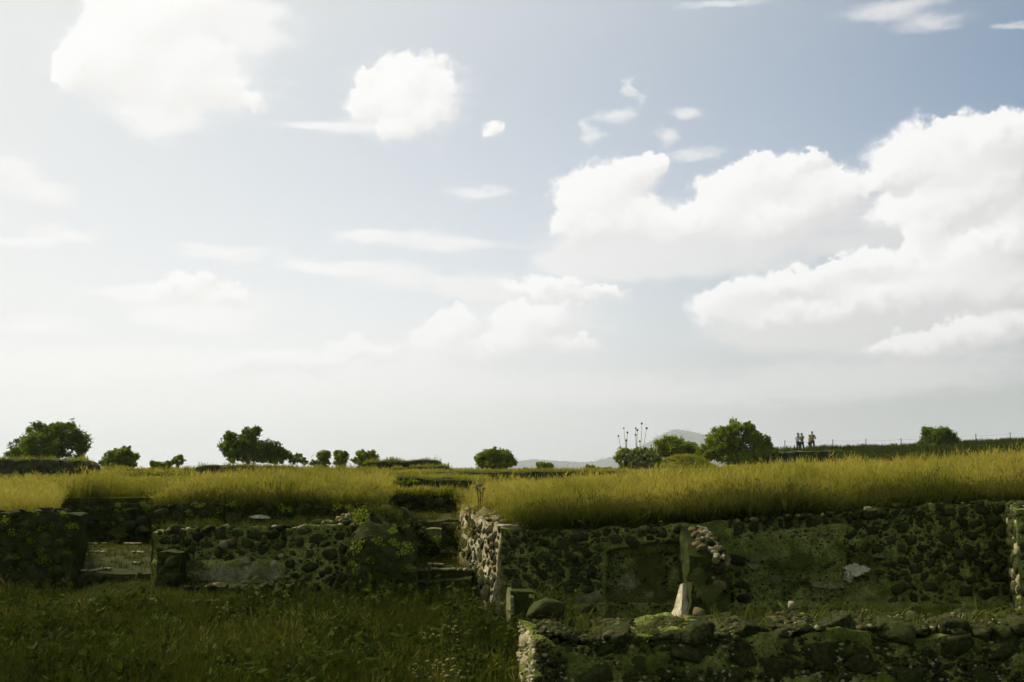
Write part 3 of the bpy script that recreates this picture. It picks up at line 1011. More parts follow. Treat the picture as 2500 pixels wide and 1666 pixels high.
# ---- left ruins: lower wall with plaster band
YL = 22.5
fl = frontal(372, 858, YL)
tl = thing('stone_wall', 'low stone wall with a pale plaster band below the left grass terrace', 'wall', (at(615, 1400, YL).x, YL, 0))
SL = lambda px: pxs(fl, px, YL)
ZL = lambda py: pz(py, YL)
ltop = top_from_px(fl, YL, [(360, 1300), (440, 1292), (600, 1292), (700, 1290), (770, 1284), (860, 1276)])


def lface(s, z):
    return 0.12 * (1 - sstep(ZL(1374), ZL(1366), z)) * (s < SL(700)) + 0.16 * sstep(SL(698), SL(706), s)


wall_body('mortar_core', tl, fl, 0.95, -0.05, ltop, MATS['mortar'], res=0.05, amp=0.05, face=lface, seed=21, topamp=.09, nscale=4.5)
pebbles(tl, fl, SL(380), SL(700), ZL(1376), ZL(1296), 400, 0.02, MATS['basalt'], depth=0.0)
stone_face(tl, fl, SL(380), SL(700), ZL(1376), ZL(1296), size=0.15, fill=1.0, proud=0.24, cap=110)
stone_face(tl, fl, SL(704), SL(856), ZL(1432), ZL(1288), size=0.185, fill=1.4, proud=0.24, cap=80, face=lface)
stone_top(tl, fl, SL(376), SL(850), 0.05, 0.5, ltop, size=0.2, fill=0.45, meshes=STONES['basalt'] + STONES['pale_stone'][:2])
pebbles(tl, fl, SL(700), SL(856), ZL(1430), ZL(1290), 120, 0.018, MATS['basalt'], depth=-0.17)
for px, py, rw, rh, m in ((470, 1396, 36, 24, 'old_plaster'), (560, 1402, 90, 17, 'pale_plaster'), (650, 1400, 46, 20, 'pale_plaster'), (600, 1412, 60, 9, 'pale_plaster')):
    patch(tl, fl, YL, px, py, rw, rh, MATS[m], depth=-0.125, seed=5)
for px, py, w in ((545, 1328, .2), (562, 1325, .16), (598, 1372, .2), (628, 1330, .14), (668, 1378, .16), (685, 1358, .12), (420, 1350, .16)):
    place_stone(tl, at(px, py, YL - .1), (w * .6, w * .45, w * .5), (RNG.uniform(-.3, .3), RNG.uniform(-.4, .4), 0), STONES['pale_stone'] + STONES['tezontle'])
# pier
fp = frontal(382, 440, YL - 0.55)
wall_body('pier', tl, fp, 0.6, -0.05, top_from_px(fp, YL - .55, [(370, 1352), (410, 1346), (450, 1352)]), MATS['dark_wall'], res=0.06, amp=0.04, seed=23)
stone_face(tl, fp, 0.03, fp.len - .03, pz(1450, YL - .55), pz(1356, YL - .55), size=0.2, fill=0.9, proud=0.35, cap=30)

# low kerb wall in front
fkb = frontal(448, 705, 21.5)
tkb = thing('kerb_wall', 'low dark kerb wall in front of the pale plaster band', 'wall', (at(576, 1440, 21.5).x, 21.5, 0))
kbt = top_from_px(fkb, 21.5, [(440, 1440), (520, 1434), (600, 1437), (705, 1432)])
wall_body('mortar_core', tkb, fkb, 0.45, -0.05, kbt, MATS['dark_wall'], res=0.07, amp=0.06, seed=51, topamp=.08)
stone_face(tkb, fkb, .05, fkb.len - .05, .2, .62, size=.18, fill=.7, proud=.3, cap=40)
stone_top(tkb, fkb, .05, fkb.len - .05, .05, .4, kbt, size=.17, fill=.6, meshes=STONES['basalt'] + STONES['tezontle'][:3])

# upper wall set back
fu = frontal(366, 945, 23.5)
tu = thing('stone_wall', 'dark stone rim wall under the edge of the left grass terrace', 'wall', (at(655, 1300, 23.5).x, 23.5, 1.2))
utop = top_from_px(fu, 23.5, [(350, 1238), (500, 1234), (700, 1238), (800, 1240), (900, 1234), (950, 1238)])
wall_body('mortar_core', tu, fu, 0.4, 1.0, utop, MATS['dark_wall'], res=0.08, amp=0.04, seed=25)
stone_face(tu, fu, 0.05, fu.len - .05, pz(1300, 23.5), pz(1238, 23.5), size=0.17, fill=0.85, proud=0.38, cap=200)
stone_top(tu, fu, 0.05, fu.len - .05, 0.05, 0.3, utop, size=0.17, fill=0.6)
patch(tu, fu, 23.3, 632, 1263, 24, 4, MATS['white_plaster'], proud=0.12, seed=8, rough=0.2, name='pale_stone_slab')

# shaded block right of it
fs = frontal(852, 1003, 22.1)
ts = thing('stone_wall', 'dark mossy wall block in shade beside the passage steps', 'wall', (at(930, 1400, 22.1).x, 22.1, 0))
stop_ = top_from_px(fs, 22.9, [(840, 1282), (880, 1258), (920, 1246), (955, 1252), (985, 1290), (1010, 1345)])
wall_body('mortar_core', ts, fs, 1.6, -0.05, stop_, MATS['dark_wall'], res=0.07, amp=0.10, seed=27, batter=0.25, drop=.45, topamp=.10)
stone_face(ts, fs, 0.05, fs.len - .05, pz(1420, 22.1), pz(1300, 22.1), size=0.22, fill=0.35, proud=0.22, cap=60, face=lambda s, z: .25 * (1 - np.clip(z / 1.6, 0, 1)), inside=lambda s, z: z < lerp_table(stop_, s) - .55)
stone_top(ts, fs, 0.05, fs.len - .05, 0.7, 1.5, stop_, size=0.22, fill=0.75, meshes=STONES['basalt'] + STONES['tezontle'])
# broken sloping wall behind the steps
fq = frontal(975, 1082, 26.6)
tq = thing('stone_wall', 'dark wall broken down to a slope behind the passage steps', 'wall', (at(1030, 1340, 26.6).x, 26.6, 0.7))
qtop = top_from_px(fq, 26.6, [(970, 1240), (990, 1243), (1030, 1285), (1075, 1342), (1090, 1362)])
wall_body('mortar_core', tq, fq, 0.5, 0.6, qtop, MATS['dark_wall'], res=0.07, amp=0.04, seed=29)
stone_face(tq, fq, 0.05, fq.len, 0.85, 2.1, size=0.2, fill=0.5, proud=0.28, cap=50, inside=lambda s, z: z < lerp_table(qtop, s) - .1)

# passage: steps, floor, dark slab, rear wall
tp = thing('passage_steps', 'low sunlit stone steps and floor in the passage between the walls', 'steps', (at(1070, 1400, 24).x, 24, 0))
for i, (px0, px1, Y0, Y1, z, m) in enumerate(((1000, 1150, 23.35, 24.1, 0.70, 'dark_wall'), (1000, 1150, 24.05, 28.4, 0.85, 'soil'), (1010, 1125, 28.3, 29.0, 1.28, 'dark_wall'),
                                             (1010, 1125, 28.9, 29.6, 1.46, 'pale_plaster'), (1000, 1130, 29.5, 34.4, 1.64, 'soil'))):
    f0 = Frame((at(px0, 1400, Y0).x, Y0), (at(px1, 1400, Y0).x, Y0))
    wall_body('step', tp, f0, Y1 - Y0, -0.05, [(0, z), (f0.len, z)], MATS[m], res=0.10, amp=0.06, seed=31 + i, topamp=0.05)
f0 = frontal(1030, 1140, 24.12)
for i in range(16):
    s = RNG.uniform(0, f0.len)
    place_stone(tp, f0.w(s, RNG.uniform(0, .12), 0.86), (.07 * RNG.uniform(.6, 1.6), .06, .035), (0, 0, RNG.uniform(0, 6)), STONES['pale_stone'], name='edge_stone')
for px, Y, z in ((1067, 25.2, .87), (1058, 25.3, .87)):
    p = at(px, 1375, Y)
    place_stone(tp, (p.x, Y, z), (.16, .12, .035), (0, 0, .2), STONES['pale_stone'], name='edge_stone')
fk = frontal(1077, 1146, 26.0)
tk = thing('stone_slab', 'dark upright squared block in the passage left of the sunlit wall end', 'block', (at(1110, 1370, 26).x, 26, .8))
wall_body('block', tk, fk, 0.45, 0.7, top_from_px(fk, 26, [(1070, 1279), (1150, 1277)]), MATS['dark_wall'], res=0.06, amp=0.012, seed=37, topamp=0.01)
stone_face(tk, fk, 0.03, fk.len - .02, 0.9, 1.7, size=0.3, fill=0.5, proud=0.12, cap=8)
fm = frontal(940, 1150, 34.3)
tm = thing('stone_wall', 'dark wall closing the back of the passage under a grassy top', 'wall', (at(1040, 1250, 34.3).x, 34.3, 1.0))
mtop = top_from_px(fm, 34.3, [(930, 1212), (1000, 1207), (1100, 1208), (1160, 1214)])
wall_body('mortar_core', tm, fm, 0.6, 0.8, mtop, MATS['dark_wall'], res=0.1, amp=0.05, seed=39)
stone_face(tm, fm, .05, fm.len - .05, pz(1285, 34.3), pz(1212, 34.3), size=0.2, fill=0.6, proud=0.3, cap=90)

# ---- far left block, sunken lit floor and kerbs
fa = frontal(-90, 176, 24.0)
ta = thing('stone_wall', 'overgrown dark wall at the far left below the grass terrace', 'wall', (at(60, 1400, 24).x, 24, 0))
atop = top_from_px(fa, 24, [(-100, 1262), (40, 1254), (120, 1246), (180, 1258)])
wall_body('mortar_core', ta, fa, 0.7, -0.05, atop, MATS['dark_wall'], res=0.08, amp=0.06, seed=41)
stone_face(ta, fa, 0.05, fa.len - .05, pz(1420, 24), pz(1262, 24), size=0.22, fill=0.6, proud=0.32, cap=130)
stone_top(ta, fa, 0.05, fa.len - .05, .1, .6, atop, size=0.22, fill=0.5, meshes=STONES['basalt'] + STONES['tezontle'][:2])
# wall at the back of the sunken floor
fbk = Frame((at(100, 1300, 33.7).x, 33.7), (at(470, 1300, 33.7).x, 33.7))
tb = thing('stone_wall', 'dark back wall behind the sunken sunlit floor at left', 'wall', (at(270, 1300, 33.7).x, 33.7, .5))
btop = top_from_px(fbk, 33.7, [(100, 1232), (270, 1230), (470, 1226)])
wall_body('mortar_core', tb, fbk, 0.4, 0.4, btop, MATS['dark_wall'], res=0.1, amp=0.05, seed=43)
stone_face(tb, fbk, .05, fbk.len - .05, pz(1318, 33.7), pz(1236, 33.7), size=0.24, fill=0.75, proud=0.34, cap=140)
patch(tb, fbk, 33.6, 288, 1300, 24, 12, MATS['old_plaster'], proud=0.1, seed=4)
patch(tb, fbk, 33.6, 350, 1292, 12, 8, MATS['old_plaster'], proud=0.1, seed=6)
tf = thing('sunken_floor', 'sunlit old lime floor with kerbs between the left ruins', 'floor', (at(270, 1380, 26).x, 26, 0))
f1 = Frame((-14.2, 24.3), (at(384, 1400, 24.3).x, 24.3))
wall_body('floor_slab', tf, f1, 9.3, -0.05, [(0, .75), (f1.len, .75)], MATS['soil'], res=0.16, amp=0.03, seed=45, topamp=0.02)
stone_face(tf, f1, .05, f1.len, 0.55, .72, size=0.17, fill=.9, proud=.35, cap=30)
f2 = Frame((at(130, 1400, 20.5).x, 20.5), (at(610, 1400, 20.5).x, 20.5))
wall_body('floor_slab', tf, f2, 3.75, -0.05, [(0, .57), (f2.len, .57)], MATS['soil'], res=0.16, amp=0.03, seed=47, topamp=0.02)
for px0, px1, py, Y, zz in ((205, 262, 1327, 33.2, .80), (300, 350, 1328, 33.1, .80), (215, 255, 1342, 30.0, .79), (320, 352, 1341, 29.8, .79), (170, 215, 1348, 29.0, .79), (322, 345, 1371, 26.6, .79),
                            (245, 270, 1385, 25.0, .79), (175, 235, 1391, 24.6, .79), (330, 400, 1466, 20.7, .61), (180, 300, 1469, 20.65, .60), (440, 540, 1470, 20.62, .60)):
    x0, x1 = at(px0, py, Y).x, at(px1, py, Y).x
    n = max(3, int((x1 - x0) / 0.18))
    for i in range(n):
        w = (x1 - x0) / n
        place_stone(tf, (x0 + w * (i + .5), Y + RNG.uniform(-.1, .1), zz), (w * .5, RNG.uniform(.06, .14), .035), (0, 0, RNG.uniform(-.2, .2)), STONES['pale_stone'] if Y > 21 else STONES['tezontle'], name='edge_stone')

# ---- loose rubble
heap('rubble_heap', 'heap of tan and reddish rubble at the foot of the plastered wall', 1985, 1470, 21.7, 36, 30, 34, STONES['tezontle'] + STONES['pale_stone'][:1], MATS['soil'], base_z=0.0)
heap('rubble_heap', 'low brown rubble heap under the dark plaster hole', 2110, 1470, 21.6, 70, 34, 44, STONES['basalt'] + STONES['tezontle'][:4], MATS['soil'], base_z=0.0)
heap('rubble_heap', 'tumbled sunlit tan stones on top of the left ruins beside the grass', 862, 1262, 23.0, 52, 28, 46, STONES['tezontle'] + STONES['pale_stone'][:4], MATS['turf'], size=0.17, base_z=pz(1288, 23.0))
heap('rubble_heap', 'mossy stones piled before the wall at the lower right', 2330, 1475, 18.5, 90, 20, 40, STONES['basalt'] + STONES['pale_stone'][:2], MATS['soil'], size=.2, base_z=0.3)
heap('rubble_heap', 'dark rubble strewn behind the nearest wall left of the white plaster', 1480, 1496, 19.5, 120, 18, 46, STONES['basalt'] + STONES['tezontle'][:3], MATS['soil'], size=.2, base_z=0.1)
heap('rubble_heap', 'dark rubble strewn behind the nearest wall right of the white plaster', 1830, 1494, 19.0, 110, 20, 46, STONES['basalt'] + STONES['tezontle'][:3], MATS['soil'], size=.2, base_z=0.15)
o = place_stone(thing('loose_stone', 'small white stone lying at the foot of the plastered wall', 'stone', at(1931, 1482, 21.5)), at(1931, 1478, 21.5), (.09, .07, .10), (0, .3, 0), STONES['pale_stone'])

# ---- far low walls along the skyline
def far_wall(name, label, px0, px1, Y, tab, pyb, mat='dark_wall', thick=1.2, amp=0.10, size=0.3, fill=.5, cap=60, res=0.25, cat='wall'):
    f = frontal(px0, px1, Y, 1150)
    tt = thing(name, label, cat, (at((px0 + px1) / 2, 1150, Y).x, Y, pz(pyb, Y)))
    tp_ = top_from_px(f, Y, tab)
    wall_body('mortar_core', tt, f, thick, pz(pyb, Y), tp_, MATS[mat], res=res, amp=amp, seed=int(px0) % 97 + 3, nscale=1.5, topamp=0.08, dome=0.08)
    stone_face(tt, f, .1, f.len - .1, pz(pyb, Y), max(z for _, z in tp_) - .1, size=size, fill=fill, proud=.35, cap=cap, inside=lambda s, z: z < lerp_table(tp_, s) - .15)
    return f, tp_


FAR = {}
FAR['a'] = far_wall('stone_wall', 'far dark wall below the big round tree at far left', -60, 212, 62.0, [(-60, 1122), (100, 1124), (200, 1128), (212, 1140)], 1168, thick=2.0)
FAR['b'] = far_wall('stone_wall', 'low far wall between the round tree and the tall tree', 205, 490, 65.0, [(200, 1147), (350, 1150), (490, 1148)], 1170)
FAR['c'] = far_wall('stone_wall', 'far wall topped with yellow grass below the tall tree', 478, 752, 61.0, [(470, 1144), (500, 1140), (600, 1139), (700, 1142), (752, 1150)], 1170)
FAR['d'] = far_wall('stone_wall', 'far low wall below the row of three small trees', 748, 905, 64.0, [(740, 1150), (830, 1150), (905, 1148)], 1175)
FAR['e'] = far_wall('stone_platform', 'far stepped stone platform standing up on the skyline', 885, 1078, 71.0, [(880, 1140), (900, 1130), (940, 1127), (1010, 1128), (1062, 1125), (1068, 1130), (1078, 1142)], 1170, cat='platform', thick=4.0)
FAR['f'] = far_wall('stone_wall', 'lower step of the far stone platform', 960, 1112, 68.0, [(950, 1148), (1000, 1142), (1080, 1140), (1112, 1152)], 1180)
FAR['g'] = far_wall('stone_wall', 'long far wall with a grassy top below the hills', 1060, 1560, 60.5, [(1050, 1158), (1100, 1156), (1200, 1154), (1300, 1154), (1420, 1155), (1500, 1154), (1560, 1160)], 1190, cap=120)
FAR['h'] = far_wall('stone_wall', 'dark bushy wall above the passage at the left terrace end', 928, 1195, 44.2, [(920, 1166), (1000, 1168), (1080, 1172), (1130, 1176), (1195, 1182)], 1212, cap=110, size=.26, fill=.6)
FAR['i'] = far_wall('stone_wall', 'dark broken wall on the slope left of the visitors', 1792, 2040, 86.0, [(1785, 1140), (1815, 1120), (1850, 1110), (1900, 1106), (1960, 1104), (2040, 1103)], 1150, cap=120, size=.36, fill=.6, thick=3.0)
FAR['j'] = far_wall('stone_pile', 'pale tumbled stones at the foot of the large tree', 1735, 1812, 79.0, [(1730, 1146), (1760, 1142), (1800, 1137), (1812, 1146)], 1160, mat='pale_plaster', cap=30, fill=.8, cat='rubble')

# ------------------------------------------------------------------ grass (instanced tufts on scattered points)
def tuft_mesh(name, n, h, spread, width, mat, seed, plume=0.0, bend=0.45):
    rr = np.random.default_rng(seed)
    V, Fc, H = [], [], []
    for _ in range(n):
        a = rr.uniform(0, 6.283)
        r = spread * math.sqrt(rr.random())
        x, y = r * math.cos(a), r * math.sin(a)
        hh = h * rr.uniform(0.55, 1.1)
        b = rr.uniform(0, 6.283)
        bd = bend * hh * rr.uniform(0.15, 1.0)
        w = width * rr.uniform(0.6, 1.3)
        sx, sy = -math.sin(b) * w, math.cos(b) * w
        off = len(V)
        for q, ww in ((0, 1.0), (0.4, 0.85), (0.75, 0.55)):
            cx, cy, cz = x + bd * q * q * math.cos(b), y + bd * q * q * math.sin(b), hh * q
            V += [(cx - sx * ww, cy - sy * ww, cz), (cx + sx * ww, cy + sy * ww, cz)]
            H += [q, q]
        V.append((x + bd * math.cos(b), y + bd * math.sin(b), hh * 0.97))
        H.append(1.0)
        Fc += [(off, off + 1, off + 3, off + 2), (off + 2, off + 3, off + 5, off + 4), (off + 4, off + 5, off + 6)]
        if rr.random() < plume:
            px, py, pz_ = x + bd * 1.0 * math.cos(b), y + bd * math.sin(b), hh * 0.95
            for k in range(3):
                c = rr.uniform(0, 6.283)
                l = h * rr.uniform(0.16, 0.28)
                o2 = len(V)
                V += [(px, py, pz_), (px + .4 * l * math.cos(c) + w, py + .4 * l * math.sin(c), pz_ + l * .55), (px + .5 * l * math.cos(c), py + .5 * l * math.sin(c), pz_ + l), (px + .4 * l * math.cos(c) - w, py + .4 * l * math.sin(c) + w, pz_ + l * .5)]
                H += [.9, 1, 1, 1]
                Fc.append((o2, o2 + 1, o2 + 2, o2 + 3))
    me = mesh(name, V, Fc, mat, smooth=False)
    at_ = me.attributes.new('h', 'FLOAT', 'POINT')
    at_.data.foreach_set('value', np.array(H, dtype=np.float32))
    return me


def library(name, meshes):
    c = bpy.data.collections.new(name)         # a source collection, never linked to the scene
    for m in meshes:
        c.objects.link(bpy.data.objects.new(name, m))
    return c


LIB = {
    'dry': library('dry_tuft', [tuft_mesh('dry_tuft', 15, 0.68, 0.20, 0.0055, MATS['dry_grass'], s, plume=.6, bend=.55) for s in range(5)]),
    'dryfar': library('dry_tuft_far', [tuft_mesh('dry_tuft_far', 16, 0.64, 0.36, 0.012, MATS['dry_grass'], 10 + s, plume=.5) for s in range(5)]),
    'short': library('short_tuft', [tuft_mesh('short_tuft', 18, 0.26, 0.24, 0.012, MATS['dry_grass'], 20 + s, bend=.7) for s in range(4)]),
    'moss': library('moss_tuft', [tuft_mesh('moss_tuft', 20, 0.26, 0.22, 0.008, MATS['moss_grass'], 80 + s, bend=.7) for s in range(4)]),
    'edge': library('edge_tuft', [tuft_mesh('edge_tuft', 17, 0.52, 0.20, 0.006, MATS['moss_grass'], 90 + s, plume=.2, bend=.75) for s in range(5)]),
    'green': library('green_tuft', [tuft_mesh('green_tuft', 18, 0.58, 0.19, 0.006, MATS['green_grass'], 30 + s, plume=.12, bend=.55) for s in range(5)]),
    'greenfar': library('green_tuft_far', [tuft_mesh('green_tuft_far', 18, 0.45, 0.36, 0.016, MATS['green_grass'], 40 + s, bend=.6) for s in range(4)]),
}


def leaf_cards(n, size, rr, aspect=0.55):
    """n random leaf quads round the origin: (n,4,3) offsets"""
    d = rr.normal(size=(n, 3))
    d[:, 2] *= 0.7
    d /= np.linalg.norm(d, axis=1, keepdims=True)
    e = np.cross(d, rr.normal(size=(n, 3)))
    e /= np.linalg.norm(e, axis=1, keepdims=True)
    L = size * rr.uniform(0.6, 1.4, (n, 1))
    return np.stack([-d * L * .5, e * L * aspect * .5, d * L * .5, -e * L * aspect * .5], 1)


def clump_mesh(name, n, r, size, mat, seed, squash=.6):
    rr = np.random.default_rng(seed)
    c = rr.normal(size=(n, 3))
    c /= np.linalg.norm(c, axis=1, keepdims=True)
    c *= r * rr.random((n, 1)) ** .4
    c[:, 2] = np.abs(c[:, 2]) * squash
    q = leaf_cards(n, size, rr) + c[:, None, :]
    return mesh(name, q.reshape(-1, 3), [(4 * i, 4 * i + 1, 4 * i + 2, 4 * i + 3) for i in range(n)], mat, smooth=False)


LIB['scrub'] = library('scrub_clump', [clump_mesh('scrub_clump', 120, 0.6, 0.16, MATS['leaf_dark'], s) for s in range(3)] + [clump_mesh('scrub_clump', 120, 0.55, 0.15, MATS['leaf_mid'], 5)])
LIB['stalks'] = library('dry_stalks', [tuft_mesh('dry_stalks', 4, 0.90, 0.22, 0.0025, MATS['dull_straw'], 70 + s, plume=1.0, bend=.25) for s in range(4)])
LIB['weed'] = library('weed_clump', [clump_mesh('weed_clump', 70, 0.24, 0.07, MATS['leaf_mid'], 11 + s, 1.0) for s in range(2)] + [clump_mesh('weed_clump', 70, 0.24, 0.07, MATS['leaf_dark'], 15, 1.0)])
def tall_weed_mesh(name, h, seed):
    rr = np.random.default_rng(seed)
    V, Fc = [], []
    for _ in range(4):
        a = rr.uniform(0, 6.283)
        b0 = np.array([.06 * math.cos(a), .06 * math.sin(a), 0])
        tip = np.array([rr.normal(0, .13), rr.normal(0, .13), h * rr.uniform(.7, 1.1)])
        o_ = len(V)
        w = .005
        V += [b0 + [-w, 0, 0], b0 + [w, 0, 0], b0 + tip + [w * .4, 0, 0], b0 + tip - [w * .4, 0, 0]]
        Fc.append((o_, o_ + 1, o_ + 2, o_ + 3))
        k = 13
        q = leaf_cards(k, .11, rr, .4) + (b0 + tip * rr.uniform(.25, 1.0, (k, 1)) + rr.normal(0, .035, (k, 3)))[:, None, :]
        for c_ in q:
            o_ = len(V)
            V += list(c_)
            Fc.append((o_, o_ + 1, o_ + 2, o_ + 3))
    return mesh(name, np.array(V), Fc, MATS['weed_leaf'], smooth=False)


LIB['tallweed'] = library('tall_weed', [tall_weed_mesh('tall_weed', .78, 200 + s) for s in range(6)])
LIB['farscrub'] = library('far_scrub', [clump_mesh('far_scrub', 40, 1.0, 1.3, MATS['leaf_dark'], 21 + s, .9) for s in range(2)])


def scatter(name, label, cat, pts, lib, smin=.7, smax=1.25, tilt=.15):
    """pts: (n,3) positions; one object whose points carry tufts"""
    pts = np.asarray(pts, dtype=float)
    n = len(pts)
    me = bpy.data.meshes.new(name)
    me.from_pydata(pts.tolist(), [], [])
    rr = np.random.default_rng(n)
    a = me.attributes.new('rot', 'FLOAT_VECTOR', 'POINT')
    a.data.foreach_set('vector', np.stack([rr.normal(0, tilt, n), rr.normal(0, tilt, n), rr.uniform(0, 6.283, n)], -1).astype(np.float32).ravel())
    a = me.attributes.new('scl', 'FLOAT', 'POINT')
    a.data.foreach_set('value', (rr.uniform(smin, smax, n) * (1 + .38 * vnoise(pts * [1, 1, 0], .6, 9, 3))).astype(np.float32))
    o = obj(name, me)
    tag(o, label, cat, kind='stuff')
    ng = bpy.data.node_groups.new(name + '_nodes', 'GeometryNodeTree')
    ng.interface.new_socket('Geometry', in_out='INPUT', socket_type='NodeSocketGeometry')
    ng.interface.new_socket('Geometry', in_out='OUTPUT', socket_type='NodeSocketGeometry')
    gi, go = ng.nodes.new('NodeGroupInput'), ng.nodes.new('NodeGroupOutput')
    ci = ng.nodes.new('GeometryNodeCollectionInfo')
    ci.inputs['Collection'].default_value = lib
    ci.inputs['Separate Children'].default_value = True
    ci.inputs['Reset Children'].default_value = True
    ip = ng.nodes.new('GeometryNodeInstanceOnPoints')
    ip.inputs['Pick Instance'].default_value = True
    ar, as_ = ng.nodes.new('GeometryNodeInputNamedAttribute'), ng.nodes.new('GeometryNodeInputNamedAttribute')
    ar.data_type, as_.data_type = 'FLOAT_VECTOR', 'FLOAT'
    ar.inputs[0].default_value, as_.inputs[0].default_value = 'rot', 'scl'
    e2r = ng.nodes.new('FunctionNodeEulerToRotation')
    L = ng.links.new
    L(gi.outputs[0], ip.inputs['Points'])
    L(ci.outputs[0], ip.inputs['Instance'])
    L(ar.outputs[0], e2r.inputs[0])
    L(e2r.outputs[0], ip.inputs['Rotation'])
    L(as_.outputs[0], ip.inputs['Scale'])
    L(ip.outputs[0], go.inputs[0])
    md = o.modifiers.new('scatter', 'NODES')
    md.node_group = ng
    return o


def rand_pts(n, x0f, x1f, y0, y1, hf, power=1.0, keep=None, sink=0.02):
    y = y0 + (y1 - y0) * NR.random(n) ** power
    x0 = np.array([x0f(v) for v in y])
    x1 = np.array([x1f(v) for v in y])
    x = x0 + (x1 - x0) * NR.random(n)
    k = np.ones(n, bool) if keep is None else keep(x, y)
    x, y = x[k], y[k]
    return np.stack([x, y, hf(x, y) - sink], -1)


def edge_x(px, pad=1.5):
    return lambda y: (px - 1250) / FPX * y + (pad if px > 1250 else -pad)


def dry_limit(q):
    return 48 + 13 * smooth(.02, .20, q) - 15 * smooth(.22, .30, q) - 9 * smooth(.33, .42, q)


right_edge = edge_x(2500, 4.0)
left_edge = edge_x(0)
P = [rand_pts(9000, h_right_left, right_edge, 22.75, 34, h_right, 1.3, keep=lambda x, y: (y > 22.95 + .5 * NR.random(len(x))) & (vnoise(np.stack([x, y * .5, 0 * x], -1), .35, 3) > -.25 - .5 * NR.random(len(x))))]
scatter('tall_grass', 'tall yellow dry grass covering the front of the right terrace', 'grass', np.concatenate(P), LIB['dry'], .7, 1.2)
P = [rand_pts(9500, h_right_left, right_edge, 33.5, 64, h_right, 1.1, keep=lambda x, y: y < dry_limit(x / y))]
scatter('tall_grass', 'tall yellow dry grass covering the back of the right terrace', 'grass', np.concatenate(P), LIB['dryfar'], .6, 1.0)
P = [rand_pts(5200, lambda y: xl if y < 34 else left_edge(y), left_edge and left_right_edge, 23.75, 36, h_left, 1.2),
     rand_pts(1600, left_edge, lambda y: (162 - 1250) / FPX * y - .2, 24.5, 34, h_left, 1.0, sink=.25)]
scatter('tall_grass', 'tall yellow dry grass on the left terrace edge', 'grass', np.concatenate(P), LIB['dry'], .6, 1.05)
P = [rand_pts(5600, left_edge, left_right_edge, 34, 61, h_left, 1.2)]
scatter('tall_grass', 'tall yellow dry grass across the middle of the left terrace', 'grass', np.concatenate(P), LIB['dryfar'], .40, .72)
P = [rand_pts(3600, h_right_left, right_edge, 22.70, 26.0, h_right, 1.7), rand_pts(1000, lambda y: xl, left_right_edge, 23.6, 26, h_left, 1.5),
     rand_pts(2600, h_right_left, right_edge, 24, 48, h_right, 1.3, keep=lambda x, y: vnoise(np.stack([x, y * .5, 0 * x], -1), .35, 3) < .10),
     rand_pts(1600, left_edge, left_right_edge, 34, 58, h_left, 1.2, keep=lambda x, y: vnoise(np.stack([x, y * .5, 0 * x], -1), .35, 3) < .10)]
scatter('rank_grass', 'green grass mixed into the dry grass along the terrace edges', 'grass', np.concatenate(P), LIB['edge'], .65, 1.15, tilt=.3)
fw = Frame(at(1310, 1540, YF), at(2900, 1540, YF))
s_ = NR.uniform(.2, fw.len, 150)
P = [fw.w(s_, NR.uniform(.1, 1.2, 150), lerp_table(ftop, s_) - .02)]
s_ = NR.uniform(0, fl.len, 90)
P.append(fl.w(s_, NR.uniform(.1, .8, 90), lerp_table(ltop, s_) - .02))
s_ = NR.uniform(0, fs.len, 60)
P.append(fs.w(s_, NR.uniform(.1, 1.5, 60), lerp_table(stop_, s_) - .02))
s_ = NR.uniform(.2, f2.len, 130)
P.append(f2.w(s_, NR.uniform(-.1, .15, 130), np.full(130, .35)))
scatter('wall_grass', 'small green grass tufts growing on the tops of the ruined walls', 'grass', np.concatenate(P), LIB['moss'], .4, 1.1, tilt=.4)
# short grass on far terraces and wall tops
P = [rand_pts(1500, h_right_left, lambda y: .235 * y, 47, 86, h_right, 1.0, keep=lambda x, y: y > dry_limit(x / y) - 2),
     rand_pts(5200, lambda y: edge_x(-30)(y), lambda y: min(13.0, edge_x(1800)(y)), 62, 90, h_back, 1.2),
     rand_pts(500, lambda y: left_right_edge(y) + .1, lambda y: h_right_left(y) - .1, 34.6, 60, lambda x, y: 1.98 + 0.45 * smooth(43.8, 44.3, y))]
for k in 'abcdefgh':
    f, tp_ = FAR[k]
    s = NR.uniform(0, f.len, int(f.len * 9))
    p = f.w(s, NR.uniform(0.05, 1.1, len(s)), lerp_table(tp_, s) - .02)
    P.append(p)
s = NR.uniform(0, fm.len, 90)
P.append(fm.w(s, NR.uniform(.05, .55, 90), lerp_table(mtop, s) - .02))
scatter('short_grass', 'short yellow grass on the far terraces and wall tops', 'grass', np.concatenate(P), LIB['short'], .7, 1.5)
# floors between the ruins
P = [f1.w(NR.uniform(.1, f1.len - .1, 420), NR.uniform(.3, 9, 420), np.full(420, .73)), f2.w(NR.uniform(0, f2.len - .1, 620), NR.uniform(.1, 3.7, 620), np.full(620, .55)),
     rand_pts(160, lambda y: at(1000, 1400, y).x, lambda y: at(1130, 1400, y).x, 24.4, 34, lambda x, y: np.where(y < 28.3, .83, np.where(y > 29.7, 1.62, 1.2)))]
scatter('short_grass', 'thin short grass growing on the old floors between the ruins', 'grass', np.concatenate(P), LIB['moss'], .35, .9)
s_ = NR.uniform(.05, fc.len * .62, 46)
P = [fc.w(s_, NR.uniform(-.06, .25, 46), lerp_table(ctop, s_) - NR.uniform(0, .12, 46)), fc.w(NR.uniform(fc.len * .12, fc.len * .4, 14), np.full(14, -.10), NR.uniform(.9, 1.9, 14))]
scatter('hanging_grass', 'dry grass hanging over the left side of the sunlit wall end', 'grass', np.concatenate(P), LIB['dry'], .3, .6, tilt=.8)
# rank green grass filling the court


